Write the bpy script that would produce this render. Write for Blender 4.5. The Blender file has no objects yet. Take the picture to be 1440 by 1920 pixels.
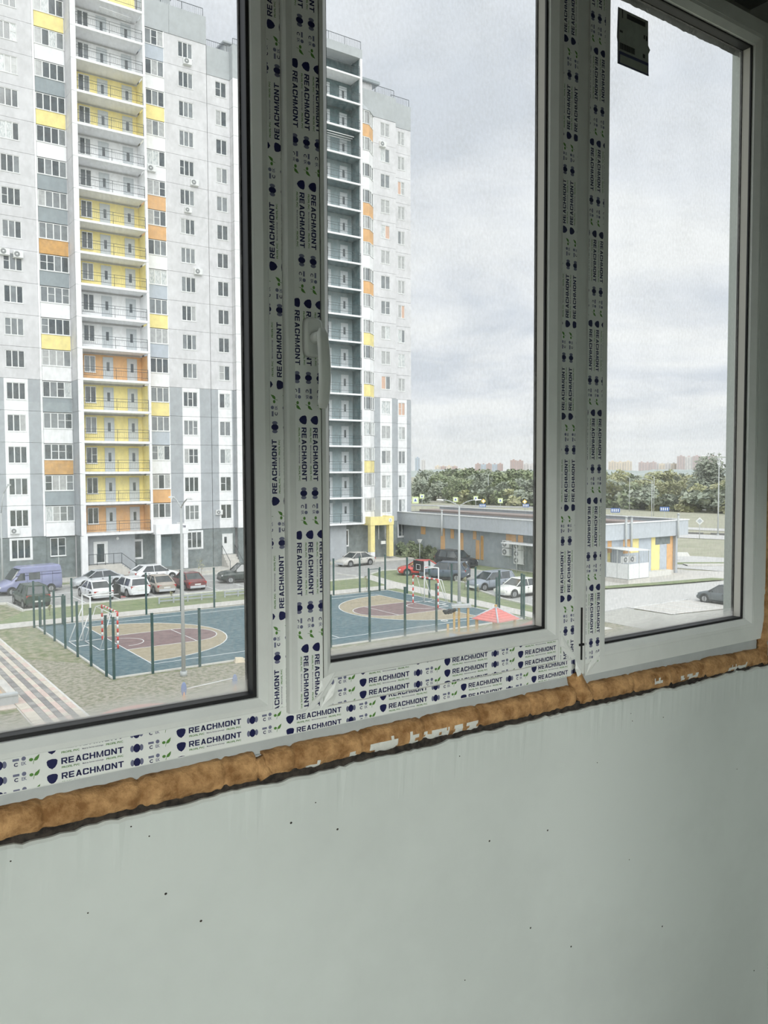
import bpy, bmesh, math, random
from mathutils import Vector, Matrix, noise
random.seed(7)
S = bpy.context.scene
COL = S.collection
PI = math.pi

# ------------------------------------------------------------------ camera
FPX = 1550.0
yaw = math.atan(1077 / 1550.0); pitch = math.atan(78 / 1550.0); roll = 0.004
Fv = Vector((math.sin(yaw) * math.cos(pitch), math.cos(yaw) * math.cos(pitch), -math.sin(pitch)))
R0 = Vector((math.cos(yaw), -math.sin(yaw), 0)); U0 = R0.cross(Fv)
Rv = (R0 * math.cos(roll) - U0 * math.sin(roll)).normalized(); Uv = Rv.cross(Fv).normalized()
cd = bpy.data.cameras.new('camera'); cam = bpy.data.objects.new('camera', cd); COL.objects.link(cam)
cam.matrix_world = Matrix(((Rv.x, Uv.x, -Fv.x, 0), (Rv.y, Uv.y, -Fv.y, 0), (Rv.z, Uv.z, -Fv.z, 10.0), (0, 0, 0, 1)))
cd.sensor_fit = 'VERTICAL'; cd.sensor_height = 36; cd.lens = FPX / 1920 * 36
cd.clip_start = 0.02; cd.clip_end = 6000
S.camera = cam

# ------------------------------------------------------------------ exposure, sky, sun
S.view_settings.view_transform = 'Standard'; S.view_settings.look = 'None'
S.view_settings.gamma = 1.0; S.view_settings.use_curve_mapping = False
S.view_settings.exposure = 0.0
W = bpy.data.worlds.new('sky'); S.world = W; W.use_nodes = True
nt = W.node_tree; nt.nodes.clear()
def N(t, **k):
    n = nt.nodes.new(t)
    for a, b in k.items(): setattr(n, a, b)
    return n
def L(a, b): nt.links.new(a, b)
tc = N('ShaderNodeTexCoord'); sp = N('ShaderNodeSeparateXYZ'); L(tc.outputs['Generated'], sp.inputs[0])
zc = N('ShaderNodeMath', operation='MAXIMUM'); zc.inputs[1].default_value = 0.0; L(sp.outputs['Z'], zc.inputs[0])
za = N('ShaderNodeMath', operation='ADD'); za.inputs[1].default_value = 0.10; L(zc.outputs[0], za.inputs[0])
dx = N('ShaderNodeMath', operation='DIVIDE'); L(sp.outputs['X'], dx.inputs[0]); L(za.outputs[0], dx.inputs[1])
dy = N('ShaderNodeMath', operation='DIVIDE'); L(sp.outputs['Y'], dy.inputs[0]); L(za.outputs[0], dy.inputs[1])
cb = N('ShaderNodeCombineXYZ'); L(dx.outputs[0], cb.inputs[0]); L(dy.outputs[0], cb.inputs[1])
n1 = N('ShaderNodeTexNoise'); n1.inputs['Scale'].default_value = 0.95; n1.inputs['Detail'].default_value = 7; n1.inputs['Roughness'].default_value = 0.55
n1.inputs['Distortion'].default_value = 0.35
L(cb.outputs[0], n1.inputs['Vector'])
cr = N('ShaderNodeValToRGB'); L(n1.outputs['Fac'], cr.inputs[0])
cr.color_ramp.elements[0].position = 0.36; cr.color_ramp.elements[0].color = (0.68, 0.715, 0.785, 1)
cr.color_ramp.elements[1].position = 0.60; cr.color_ramp.elements[1].color = (0.93, 0.935, 0.95, 1)
e = cr.color_ramp.elements.new(0.47); e.color = (0.81, 0.83, 0.88, 1)
# towards the horizon the cloud cover turns into even pale haze
hz = N('ShaderNodeMapRange'); hz.inputs['From Min'].default_value = 0.0; hz.inputs['From Max'].default_value = 0.10
hz.inputs['To Min'].default_value = 0.0; hz.inputs['To Max'].default_value = 1.0; L(zc.outputs[0], hz.inputs['Value'])
mx = N('ShaderNodeMix', data_type='RGBA'); L(hz.outputs[0], mx.inputs['Factor'])
mx.inputs['A'].default_value = (0.86, 0.87, 0.88, 1); L(cr.outputs['Color'], mx.inputs['B'])
# overcast sky: about twice as bright at the zenith as low down
zf = N('ShaderNodeMapRange'); zf.inputs['From Min'].default_value = 0.45; zf.inputs['From Max'].default_value = 1.0
zf.inputs['To Min'].default_value = 1.12; zf.inputs['To Max'].default_value = 1.95; L(zc.outputs[0], zf.inputs['Value'])
bg = N('ShaderNodeBackground'); L(mx.outputs['Result'], bg.inputs['Color']); L(zf.outputs[0], bg.inputs['Strength'])
wo = N('ShaderNodeOutputWorld'); L(bg.outputs[0], wo.inputs['Surface'])

sl = bpy.data.lights.new('sun', 'SUN'); sl.energy = 2.3; sl.angle = math.radians(50); sl.color = (1.0, 0.985, 0.96)
so = bpy.data.objects.new('sun', sl); COL.objects.link(so)
so.rotation_euler = Vector((0.22, 0.80, -0.50)).to_track_quat('-Z', 'Y').to_euler()

# ------------------------------------------------------------------ helpers
def lin(c):
    c = c / 255.0
    return c / 12.92 if c <= 0.04045 else ((c + 0.055) / 1.055) ** 2.4
def rgb(r, g, b): return (lin(r), lin(g), lin(b), 1)
MATS = {}
def mat(name, c, rough=0.8, var=0.0, scale=4.0, bump=0.0, metal=0.0, spec=0.5, c2=None, lo=0.4, hi=0.6, detail=5, ior=None, stretch=None):
    if name in MATS: return MATS[name]
    m = bpy.data.materials.new(name); m.use_nodes = True
    t = m.node_tree; b = t.nodes['Principled BSDF']
    b.inputs['Base Color'].default_value = rgb(*c); b.inputs['Roughness'].default_value = rough
    b.inputs['Metallic'].default_value = metal; b.inputs['Specular IOR Level'].default_value = spec
    if ior: b.inputs['IOR'].default_value = ior
    if var or c2 or bump:
        co = t.nodes.new('ShaderNodeTexCoord'); no = t.nodes.new('ShaderNodeTexNoise')
        no.inputs['Scale'].default_value = scale; no.inputs['Detail'].default_value = detail; no.inputs['Roughness'].default_value = 0.65
        geo = t.nodes.new('ShaderNodeNewGeometry')
        src = geo.outputs['Position']
        if stretch:
            mp = t.nodes.new('ShaderNodeMapping'); mp.inputs['Scale'].default_value = stretch
            t.links.new(src, mp.inputs['Vector']); src = mp.outputs[0]
        t.links.new(src, no.inputs['Vector'])
        rp = t.nodes.new('ShaderNodeValToRGB'); t.links.new(no.outputs['Fac'], rp.inputs[0])
        rp.color_ramp.elements[0].position = lo; rp.color_ramp.elements[1].position = hi
        a = rgb(*c); d = rgb(*c2) if c2 else tuple(min(1, x * (1 + var)) for x in a[:3]) + (1,)
        if not c2: a = tuple(x * (1 - var) for x in a[:3]) + (1,)
        rp.color_ramp.elements[0].color = a; rp.color_ramp.elements[1].color = d
        if var or c2: t.links.new(rp.outputs['Color'], b.inputs['Base Color'])
        if bump:
            bp = t.nodes.new('ShaderNodeBump'); bp.inputs['Strength'].default_value = bump; bp.inputs['Distance'].default_value = 0.02
            t.links.new(no.outputs['Fac'], bp.inputs['Height']); t.links.new(bp.outputs[0], b.inputs['Normal'])
    MATS[name] = m
    return m

class M:
    """Collects shapes and becomes one mesh."""
    def __init__(s): s.v = []; s.f = []; s.m = []; s.sm = []
    def add(s, vs, fs, mi=0, smooth=False):
        o = len(s.v); s.v += [tuple(v) for v in vs]
        for f in fs: s.f.append([i + o for i in f]); s.m.append(mi); s.sm.append(smooth)
        return s
    def box(s, x0, x1, y0, y1, z0, z1, mi=0):
        return s.add([(x0, y0, z0), (x1, y0, z0), (x1, y1, z0), (x0, y1, z0), (x0, y0, z1), (x1, y0, z1), (x1, y1, z1), (x0, y1, z1)],
                     [(0, 3, 2, 1), (4, 5, 6, 7), (0, 1, 5, 4), (1, 2, 6, 5), (2, 3, 7, 6), (3, 0, 4, 7)], mi)
    def hull(s, bot, top, mi=0, smooth=False):
        n = len(bot); vs = list(bot) + list(top)
        fs = [tuple(reversed(range(n))), tuple(range(n, 2 * n))] + [(i, (i + 1) % n, n + (i + 1) % n, n + i) for i in range(n)]
        return s.add(vs, fs, mi, smooth)
    def prism(s, poly, z0, z1, mi=0):
        return s.hull([(x, y, z0) for x, y in poly], [(x, y, z1) for x, y in poly], mi)
    def prismx(s, poly, x0, x1, mi=0):     # polygon in (y,z), swept along x
        return s.hull([(x1, y, z) for y, z in poly], [(x0, y, z) for y, z in poly], mi)
    def tube(s, p, q, r, n=6, r2=None, mi=0, smooth=True):
        p = Vector(p); q = Vector(q); d = q - p
        if d.length < 1e-6: return s
        u = d.normalized().orthogonal().normalized(); w = d.normalized().cross(u); r2 = r if r2 is None else r2
        a = [p + (u * math.cos(t * 2 * PI / n) + w * math.sin(t * 2 * PI / n)) * r for t in range(n)]
        b = [q + (u * math.cos(t * 2 * PI / n) + w * math.sin(t * 2 * PI / n)) * r2 for t in range(n)]
        o = len(s.v); s.v += [tuple(x) for x in a + b]
        for i in range(n): s.f.append([o + i, o + (i + 1) % n, o + n + (i + 1) % n, o + n + i]); s.m.append(mi); s.sm.append(smooth)
        s.f.append([o + i for i in reversed(range(n))]); s.f.append([o + n + i for i in range(n)]); s.m += [mi, mi]; s.sm += [False, False]
        return s
    def path(s, pts, r, n=6, mi=0):
        for a, b in zip(pts, pts[1:]): s.tube(a, b, r, n, mi=mi)
        return s
    def disc(s, c, r, ax, th, n=16, mi=0):
        c = Vector(c); ax = Vector(ax).normalized()
        return s.tube(c - ax * th / 2, c + ax * th / 2, r, n, mi=mi)
    def ball(s, c, rx, ry, rz, n=10, k=7, mi=0):
        vs = [(c[0], c[1], c[2] - rz)]
        for j in range(1, k):
            t = -PI / 2 + PI * j / k
            for i in range(n):
                a = 2 * PI * i / n
                vs.append((c[0] + rx * math.cos(t) * math.cos(a), c[1] + ry * math.cos(t) * math.sin(a), c[2] + rz * math.sin(t)))
        vs.append((c[0], c[1], c[2] + rz)); fs = []
        for i in range(n): fs.append((0, 1 + (i + 1) % n, 1 + i))
        for j in range(k - 2):
            for i in range(n):
                a = 1 + j * n + i; b = 1 + j * n + (i + 1) % n
                fs.append((a, b, b + n, a + n))
        o = 1 + (k - 2) * n
        for i in range(n): fs.append((o + i, o + (i + 1) % n, len(vs) - 1))
        return s.add(vs, fs, mi, True)
    def mesh(s, name, mats):
        me = bpy.data.meshes.new(name); me.from_pydata(s.v, [], s.f)
        for x in (mats if isinstance(mats, (list, tuple)) else [mats]): me.materials.append(x)
        me.polygons.foreach_set('material_index', s.m); me.polygons.foreach_set('use_smooth', s.sm)
        me.update(); return me

def tag(o, label=None, cat=None, group=None, kind=None):
    if label: o['label'] = label
    if cat: o['category'] = cat
    if group: o['group'] = group
    if kind: o['kind'] = kind
    return o
def put(name, me, parent=None, loc=(0, 0, 0), rot=None, label=None, cat=None, group=None, kind=None):
    o = bpy.data.objects.new(name, me); COL.objects.link(o); o.location = loc
    if rot is not None: o.rotation_euler = rot
    if parent: o.parent = parent
    return tag(o, label, cat, group, kind)
def root(name, loc, rz=0, label=None, cat=None, group=None, kind=None):
    o = bpy.data.objects.new(name, None); COL.objects.link(o); o.location = loc; o.rotation_euler = (0, 0, rz)
    o.empty_display_size = 0.1
    return tag(o, label, cat, group, kind)
def mk(name, m, mats, parent=None, loc=(0, 0, 0), **k): return put(name, m.mesh(name, mats), parent, loc, **k)
def copy_tree(o, parent=None):
    c = o.copy(); COL.objects.link(c); c.parent = parent
    for ch in list(o.children): copy_tree(ch, c)
    return c

# ------------------------------------------------------------------ materials
PVC = mat('white_pvc', (214, 218, 214), 0.35, var=0.03, scale=9)
PVC2 = mat('grey_pvc', (176, 182, 182), 0.5, var=0.04, scale=20)
FILM = mat('film_white', (226, 230, 226), 0.3, var=0.02, scale=30)
NAVY = mat('navy_ink', (22, 26, 74), 0.4); GREEN = mat('green_ink', (84, 132, 58), 0.4); GREYINK = mat('grey_ink', (110, 114, 138), 0.4)
RUB = mat('black_rubber', (9, 10, 13), 0.55)
PAINT = mat('painted_wall', (196, 203, 199), 0.75, var=0.035, scale=2.2, bump=0.05)
CEIL = mat('dark_ceiling', (110, 115, 113), 0.95, var=0.08, scale=3)  # ceiling tone lowered so less light bounces to the frames
WHITE = mat('facade_white', (240, 241, 243), 0.8, var=0.03, scale=1.5)
CONC = mat('facade_concrete', (214, 214, 217), 0.85, var=0.05, scale=0.8)
GREYL = mat('facade_grey', (172, 177, 182), 0.85, var=0.05, scale=1.0)
GREYD = mat('facade_base_grey', (122, 131, 132), 0.85, var=0.2, scale=2.2, lo=0.35, hi=0.65)
GREYT = mat('roof_band_grey', (178, 183, 186), 0.85, var=0.04, scale=0.8)
YEL = mat('facade_yellow', (241, 226, 156), 0.8, var=0.05, scale=1.5)
ORG = mat('facade_orange', (223, 178, 128), 0.8, var=0.06, scale=1.5)
ORB = mat('facade_ochre', (206, 162, 104), 0.8, var=0.12, scale=2.0)
BLUG = mat('facade_blue_grey', (152, 161, 166), 0.8, var=0.06, scale=1.5)
BLUL = mat('facade_pale_blue', (186, 194, 204), 0.8, var=0.04, scale=1.5)
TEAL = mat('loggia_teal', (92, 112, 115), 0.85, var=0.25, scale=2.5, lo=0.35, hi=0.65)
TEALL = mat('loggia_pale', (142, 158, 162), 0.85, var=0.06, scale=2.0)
JOINT = mat('joint_dark', (104, 106, 104), 0.9)
IRON = mat('railing_iron', (70, 78, 82), 0.6)
DOORM = mat('door_grey', (196, 202, 206), 0.6)
PANE = mat('pane_dark', (58, 68, 72), 0.08, spec=0.9, ior=1.75, var=0.3, scale=1.3)
PANE2 = mat('pane_mid', (122, 128, 131), 0.1, spec=0.9, ior=1.75, var=0.15, scale=1.7)
PANE3 = mat('pane_sheer', (176, 178, 178), 0.12, spec=0.9, ior=1.7, var=0.12, scale=3.5)
PANE4 = mat('pane_curtain', (224, 226, 226), 0.15, spec=0.8, ior=1.6, c2=(160, 170, 172), scale=6.0, stretch=(4, 4, 0.6), lo=0.45, hi=0.6)
PANE5 = mat('pane_blind', (214, 180, 160), 0.2, spec=0.8)
PANES = [PANE, PANE2, PANE3, PANE4, PANE5]
ASPHL = mat('asphalt_pale', (198, 197, 194), 0.9, var=0.04, scale=1.2)
ASPH = mat('asphalt', (170, 170, 168), 0.9, var=0.07, scale=1.2)
PAVE = mat('concrete_paving', (203, 200, 194), 0.9, var=0.06, scale=2.0)
KERB = mat('kerb_stone', (214, 213, 208), 0.9)
GRASS = mat('lawn', (116, 126, 90), 0.95, c2=(164, 158, 138), scale=2.0, lo=0.40, hi=0.62, bump=0.5, detail=9)
GRASS2 = mat('verge_grass', (118, 134, 96), 0.95, c2=(146, 152, 118), scale=1.6, lo=0.35, hi=0.65, bump=0.4, detail=8)
SOIL = mat('bare_soil', (166, 160, 146), 0.95, c2=(128, 130, 108), scale=4.0, lo=0.44, hi=0.58, bump=0.6, detail=10)
FIELD = mat('field_grass', (156, 158, 136), 0.95, c2=(176, 172, 154), scale=0.25, lo=0.35, hi=0.65, detail=8)
LINE = mat('line_paint', (226, 228, 228), 0.7)
CBLUE = mat('court_blue', (84, 108, 116), 0.85, c2=(108, 128, 132), scale=3.0, detail=8)
CTAN = mat('court_tan', (160, 150, 126), 0.85, c2=(172, 162, 140), scale=3.0)
CRED = mat('court_maroon', (126, 106, 106), 0.85, c2=(140, 120, 118), scale=3.0)
PINK = mat('rubber_pink', (204, 148, 138), 0.9)
GPOST = mat('green_post', (42, 78, 76), 0.6)
MWHITE = mat('white_metal', (232, 234, 234), 0.5); MRED = mat('red_metal', (214, 66, 54), 0.5)
GALV = mat('galvanised', (186, 190, 190), 0.5)
BLACK = mat('black_board', (34, 38, 40), 0.6)
WOODY = mat('yellow_timber', (206, 174, 116), 0.8, var=0.1, scale=6)
ROOFR = mat('red_roof', (220, 138, 132), 0.75, var=0.05, scale=4)
LEAF1 = mat('leaf_green', (120, 134, 102), 0.9, c2=(152, 160, 126), scale=0.6)  # all three leaf tones are lightened to stand in for distance haze
LEAF2 = mat('leaf_yellowish', (156, 160, 118), 0.9, c2=(180, 178, 142), scale=0.6)
LEAF3 = mat('leaf_greygreen', (138, 147, 132), 0.9, c2=(162, 168, 150), scale=0.6)
BARK = mat('bark', (110, 102, 92), 0.9)
SHOPG = mat('shop_grey', (164, 172, 178), 0.7, var=0.05, scale=1.2)
SHOPF = mat('shop_fascia', (186, 192, 198), 0.5, var=0.03, scale=2.0)
ROOFD = mat('flat_roof_dark', (98, 100, 102), 0.9, var=0.15, scale=0.8)
ROOFB = mat('flat_roof_brown', (150, 136, 130), 0.9)
TYRE = mat('tyre', (36, 37, 39), 0.8); HUB = mat('hub_cap', (170, 172, 174), 0.4, metal=0.6)
CGLASS = mat('car_glass', (52, 60, 64), 0.06, spec=1.0, ior=1.7)
LAMPR = mat('tail_lamp', (176, 44, 44), 0.3); LAMPW = mat('head_lamp', (220, 222, 224), 0.15)
PLATE = mat('plate_white', (222, 222, 220), 0.5); TRIM = mat('black_trim', (44, 46, 48), 0.6)
FOAM = mat('foam_amber', (132, 94, 52), 0.85, c2=(196, 154, 104), scale=30, lo=0.36, hi=0.62, bump=0.6, detail=6)
PLASTER = mat('plaster_white', (214, 216, 210), 0.9, bump=0.4, scale=60)
RUBBLE = mat('dark_gap', (30, 27, 25), 1.0, c2=(62, 56, 50), scale=80)

def glass_mat():
    m = bpy.data.materials.new('dusty_glass'); m.use_nodes = True; t = m.node_tree; t.nodes.clear()
    def A(k, **kw):
        n = t.nodes.new(k)
        for a, b in kw.items(): setattr(n, a, b)
        return n
    tr = A('ShaderNodeBsdfTransparent'); tr.inputs[0].default_value = (0.97, 0.985, 0.98, 1)
    tl = A('ShaderNodeBsdfTranslucent'); tl.inputs[0].default_value = (0.93, 0.94, 0.93, 1)
    df = A('ShaderNodeBsdfDiffuse'); df.inputs[0].default_value = (0.62, 0.60, 0.54, 1)
    gl = A('ShaderNodeBsdfGlossy'); gl.inputs['Roughness'].default_value = 0.0
    tc = A('ShaderNodeTexCoord')
    mp = A('ShaderNodeMapping'); mp.inputs['Scale'].default_value = (1, 1, 0.6); t.links.new(tc.outputs['Object'], mp.inputs[0])
    n1 = A('ShaderNodeTexNoise'); n1.inputs['Scale'].default_value = 150; n1.inputs['Detail'].default_value = 4; t.links.new(mp.outputs[0], n1.inputs['Vector'])
    n2 = A('ShaderNodeTexNoise'); n2.inputs['Scale'].default_value = 7; n2.inputs['Detail'].default_value = 5; t.links.new(tc.outputs['Object'], n2.inputs['Vector'])
    mu = A('ShaderNodeMath', operation='MULTIPLY'); t.links.new(n1.outputs['Fac'], mu.inputs[0]); t.links.new(n2.outputs['Fac'], mu.inputs[1])
    mr = A('ShaderNodeMapRange'); mr.inputs['From Min'].default_value = 0.14; mr.inputs['From Max'].default_value = 0.46
    mr.inputs['To Min'].default_value = 0.015; mr.inputs['To Max'].default_value = 0.15; t.links.new(mu.outputs[0], mr.inputs['Value'])
    # dried dust gathers along the bottom edge of the pane (object z=0 is the bottom)
    sp = A('ShaderNodeSeparateXYZ'); t.links.new(tc.outputs['Object'], sp.inputs[0])
    ad = A('ShaderNodeMath', operation='MULTIPLY_ADD'); ad.inputs[1].default_value = -0.05; t.links.new(n2.outputs['Fac'], ad.inputs[0]); t.links.new(sp.outputs['Z'], ad.inputs[2])
    d2 = A('ShaderNodeMapRange'); d2.inputs['From Min'].default_value = -0.022; d2.inputs['From Max'].default_value = 0.012
    d2.inputs['To Min'].default_value = 0.55; d2.inputs['To Max'].default_value = 0.0; t.links.new(ad.outputs[0], d2.inputs['Value'])
    mxx = A('ShaderNodeMath', operation='MAXIMUM'); t.links.new(mr.outputs[0], mxx.inputs[0]); t.links.new(d2.outputs[0], mxx.inputs[1])
    dirt = A('ShaderNodeMixShader'); dirt.inputs[0].default_value = 0.35; t.links.new(tl.outputs[0], dirt.inputs[1]); t.links.new(df.outputs[0], dirt.inputs[2])
    m1 = A('ShaderNodeMixShader'); t.links.new(mxx.outputs[0], m1.inputs[0]); t.links.new(tr.outputs[0], m1.inputs[1]); t.links.new(dirt.outputs[0], m1.inputs[2])
    m2 = A('ShaderNodeMixShader'); m2.inputs[0].default_value = 0.03; t.links.new(m1.outputs[0], m2.inputs[1]); t.links.new(gl.outputs[0], m2.inputs[2])
    o = A('ShaderNodeOutputMaterial'); t.links.new(m2.outputs[0], o.inputs[0])
    return m
DUSTY = glass_mat()

# ------------------------------------------------------------------ room: loggia shell
YF = 1.22           # room-side face of the fixed frames
ZT = 11.075         # top of the glazed openings
def struct(name, m, mats): return mk(name, m, mats, kind='structure')
struct('floor', M().box(-2.3, 2.25, -1.0, 1.35, 8.30, 8.42), mat('screed', (128, 127, 123), 0.9, var=0.05, scale=3))  # floor coloured darker to bounce less light upwards
struct('ceiling', M().box(-2.3, 2.25, -1.0, 1.35, 11.22, 11.4), CEIL)
BARE = mat('dark_plaster', (116, 117, 114), 0.95, var=0.08, scale=4)  # unseen walls coloured dark to cut bounce onto the frames
struct('wall_right', M().box(2.097, 2.25, -1.0, 1.35, 8.42, 11.22), PAINT)
struct('wall_left', M().box(-2.3, -2.15, -1.0, 1.35, 8.42, 11.22), BARE)
# unseen back wall; door-window opening added, header set low to shade the upper frames
m = M(); m.box(-2.15, -1.55, -1.0, -0.85, 8.42, 11.22); m.box(0.9, 2.097, -1.0, -0.85, 8.42, 11.22)
m.box(-1.55, 0.9, -1.0, -0.85, 10.28, 11.22); m.box(-0.65, 0.9, -1.0, -0.85, 8.42, 9.15)
struct('wall_back', m, BARE)
# the room behind: unseen plain shell added so its lamps light the loggia
m = M(); m.box(-3.4, 3.0, -5.2, -5.1, 8.42, 11.22); m.box(-3.5, -3.4, -5.1, -1.0, 8.42, 11.22); m.box(3.0, 3.1, -5.1, -1.0, 8.42, 11.22)
m.box(-3.4, -2.3, -1.1, -1.0, 8.42, 11.22); m.box(2.25, 3.0, -1.1, -1.0, 8.42, 11.22)
struct('wall_room_behind', m, PAINT); struct('floor_room_behind', M().box(-3.5, 3.1, -5.2, -1.0, 8.30, 8.42), mat('dark_laminate', (84, 72, 60), 0.6, var=0.1, scale=5)); struct('ceiling_room_behind', M().box(-3.5, 3.1, -5.2, -1.0, 11.22, 11.4), PAINT)  # dark floor chosen to throw less light on the upper frames
def lamp(x):  # unseen lamps added to brighten the wall and lower frames
    r = root('fill_lamp', (x, -3.0, 10.72), 0, 'unseen round lamp added to light the loggia from behind', 'lamp', 'added lamps of the room behind')
    mk('cord', M().tube((0, 0, .18), (0, 0, .5), .006, 5), TRIM, r); mk('ceiling_rose', M().tube((0, 0, .47), (0, 0, .5), .05, 10), MWHITE, r)
    l = bpy.data.lights.new('fill_bulb', 'POINT'); l.energy = 172; l.shadow_soft_size = .30; l.color = (1.0, 0.995, 0.96)
    o = bpy.data.objects.new('fill_bulb', l); COL.objects.link(o); o.parent = r
for x in (-2.2, -1.0, .2): lamp(x)

# wall under the window, with a broken upper edge
m = M(); nx = 420; xa, xb = -2.15, 2.097
def top_z(x): return 9.489 - 0.0045 * x + 0.0065 * noise.noise(Vector((x * 6, 9.9, 0))) + 0.005 * noise.noise(Vector((x * 23, 3.1, 0))) + 0.0035 * noise.noise(Vector((x * 90, 7.7, 0)))
vs = []; fs = []
for i in range(nx + 1):
    x = xa + (xb - xa) * i / nx; z = top_z(x)
    y = 1.20 + 0.0022 * noise.noise(Vector((x * 60, 1, 1)))
    vs += [(x, 1.20, 8.42), (x, 1.20, 9.40), (x, y, z - 0.004), (x, y + 0.004, z), (x, 1.35, z)]
for i in range(nx):
    for j in range(4):
        a = i * 5 + j; fs.append((a, a + 5, a + 6, a + 1))
m.add(vs, fs)
wall_front = struct('wall_front', m, PAINT)
m = M(); m.box(-2.15, 2.097, 1.209, 1.35, 9.44, 9.50); m.box(-2.15, 2.097, 1.29, 1.35, 9.50, 9.54)
struct('trim_1', m, RUBBLE)  # dark-coloured strip set back so the gap under the foam reads dark
# pits and specks in the painted wall
PIT = [(546, 1543), (633, 1555), (1027, 1557), (918, 1577), (311, 1676), (377, 1727), (995, 1740), (1242, 1737), (1414, 1820), (1071, 1775), (872, 1838), (592, 1505), (1186, 1352), (1183, 1338), (165, 1712), (862, 1418), (1244, 1345), (1120, 1320), (280, 1568), (246, 1550), (20, 1615), (1382, 1442), (1120, 1430), (1180, 1612)]
m = M()
for q, (px, py) in enumerate(PIT):
    d = Fv + Rv * ((px - 720) / FPX) + Uv * ((960 - py) / FPX); k = 1.1995 / d.y
    r = 0.0011 if q > 9 else 0.0019
    m.ball((d.x * k, 1.1998, 10 + d.z * k), r * 1.2, 0.0008, r, 6, 4)
mk('plaster_pits', m, RUBBLE, wall_front, kind='stuff')

# ------------------------------------------------------------------ window frames
def rail(m, x0, x1, z0, z1, y0, y1, ch=0.003, mi=0):
    """profile bar with softened room-side edges"""
    m.box(x0, x1, y0 + ch, y1, z0, z1, mi)
    if x1 - x0 > z1 - z0:
        m.hull([(x0, y0 + ch, z0), (x1, y0 + ch, z0), (x1, y0 + ch, z1), (x0, y0 + ch, z1)][::-1], [(x0, y0, z0 + ch), (x1, y0, z0 + ch), (x1, y0, z1 - ch), (x0, y0, z1 - ch)][::-1], mi)
    else:
        m.hull([(x0, y0 + ch, z0), (x1, y0 + ch, z0), (x1, y0 + ch, z1), (x0, y0 + ch, z1)][::-1], [(x0 + ch, y0, z0), (x1 - ch, y0, z0), (x1 - ch, y0, z1), (x0 + ch, y0, z1)][::-1], mi)
def ring(m, x0, x1, z0, z1, w, ya, yb, yc, mi=0):
    """mitred glazing bead: outer edge at depth ya, sloping face to yb, inner edge at yc"""
    o = [(x0, z0), (x1, z0), (x1, z1), (x0, z1)]
    h = [(x0 + w * .38, z0 + w * .38), (x1 - w * .38, z0 + w * .38), (x1 - w * .38, z1 - w * .38), (x0 + w * .38, z1 - w * .38)]
    i = [(x0 + w, z0 + w), (x1 - w, z0 + w), (x1 - w, z1 - w), (x0 + w, z1 - w)]
    vs = [(x, ya, z) for x, z in o] + [(x, ya + .001, z) for x, z in h] + [(x, yb, z) for x, z in i] + [(x, yc, z) for x, z in i] + [(x, yc, z) for x, z in o]
    fs = []
    for k in range(4):
        n = (k + 1) % 4
        for l in range(4): fs.append((l * 4 + k, l * 4 + n, l * 4 + 4 + n, l * 4 + 4 + k))
    return m.add(vs, fs, mi)
def frame_ring(m, x0, x1, z0, z1, i0, i1, j0, j1, ya, yb, mi=0):
    m.box(x0, i0, ya, yb, z0, z1, mi); m.box(i1, x1, ya, yb, z0, z1, mi)
    m.box(i0, i1, ya, yb, z0, j0, mi); m.box(i0, i1, ya, yb, j1, z1, mi)
SPC = mat('spacer_shaded', (38, 41, 46), 0.5); SPW = mat('spacer_lit', (205, 203, 196), 0.6)  # one kind of bar in two tones, outside light put into the paler
def glazing(par, gx0, gx1, gz0, gz1, y, bright=False):
    """sealed unit: outer pane, spacer bar and rubber gaskets"""
    g = M(); g.box(0, gx1 - gx0, 0, 0.0005, 0, gz1 - gz0)
    put('glass_pane', g.mesh('glass_pane', DUSTY), par, (gx0, y + 0.024, gz0))
    s = M(); w = 0.007
    for a, b in ((y - 0.001, y + 0.003), (y + 0.025, y + 0.030)):
        frame_ring(s, gx0 - .004, gx1 + .004, gz0 - .004, gz1 + .004, gx0 + w, gx1 - w, gz0 + w, gz1 - w, a, b)
    mk('gasket', s, RUB, par)
    s = M(); y1 = y + .0035; y2 = y + .0235
    s.box(gx0 - .004, gx1 + .004, y1, y2, gz0 - .004, gz0 + .006); s.box(gx0 - .004, gx1 + .004, y1, y2, gz1 - .006, gz1 + .004)
    s.box(gx0 - .004, gx0 + .005, y1, y2, gz0 + .006, gz1 - .006); s.box(gx1 - .005, gx1 + .004, y1, y2, gz0 + .006, gz1 - .006, 1 if bright else 0)
    mk('spacer_bar', s, [SPC, SPW], par)

# films: printed protective tape -------------------------------------------------
def text_shape(body, w, h, bold=0.0):
    c = bpy.data.curves.new('t', 'FONT'); c.body = body; c.size = 1; c.offset = bold; c.resolution_u = 2
    o = bpy.data.objects.new('t', c); COL.objects.link(o)
    dg = bpy.context.evaluated_depsgraph_get(); me = o.evaluated_get(dg).to_mesh()
    v = [(p.co.x, p.co.y) for p in me.vertices]; f = [list(p.vertices) for p in me.polygons]
    o.evaluated_get(dg).to_mesh_clear(); bpy.data.objects.remove(o); bpy.data.curves.remove(c)
    ax = min(p[0] for p in v); bx = max(p[0] for p in v); ay = min(p[1] for p in v); by = max(p[1] for p in v)
    return [((x - ax) / (bx - ax) * w, (y - ay) / (by - ay) * h) for x, y in v], f
def ell(cx, cy, rx, ry, n=14): return [(cx + rx * math.cos(2 * PI * i / n), cy + ry * math.sin(2 * PI * i / n)) for i in range(n)], [list(range(n))]
TPL = []
def T(shape, dx=0, dy=0, mi=0): TPL.append(([(x + dx, y + dy) for x, y in shape[0]], shape[1], mi))
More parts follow.
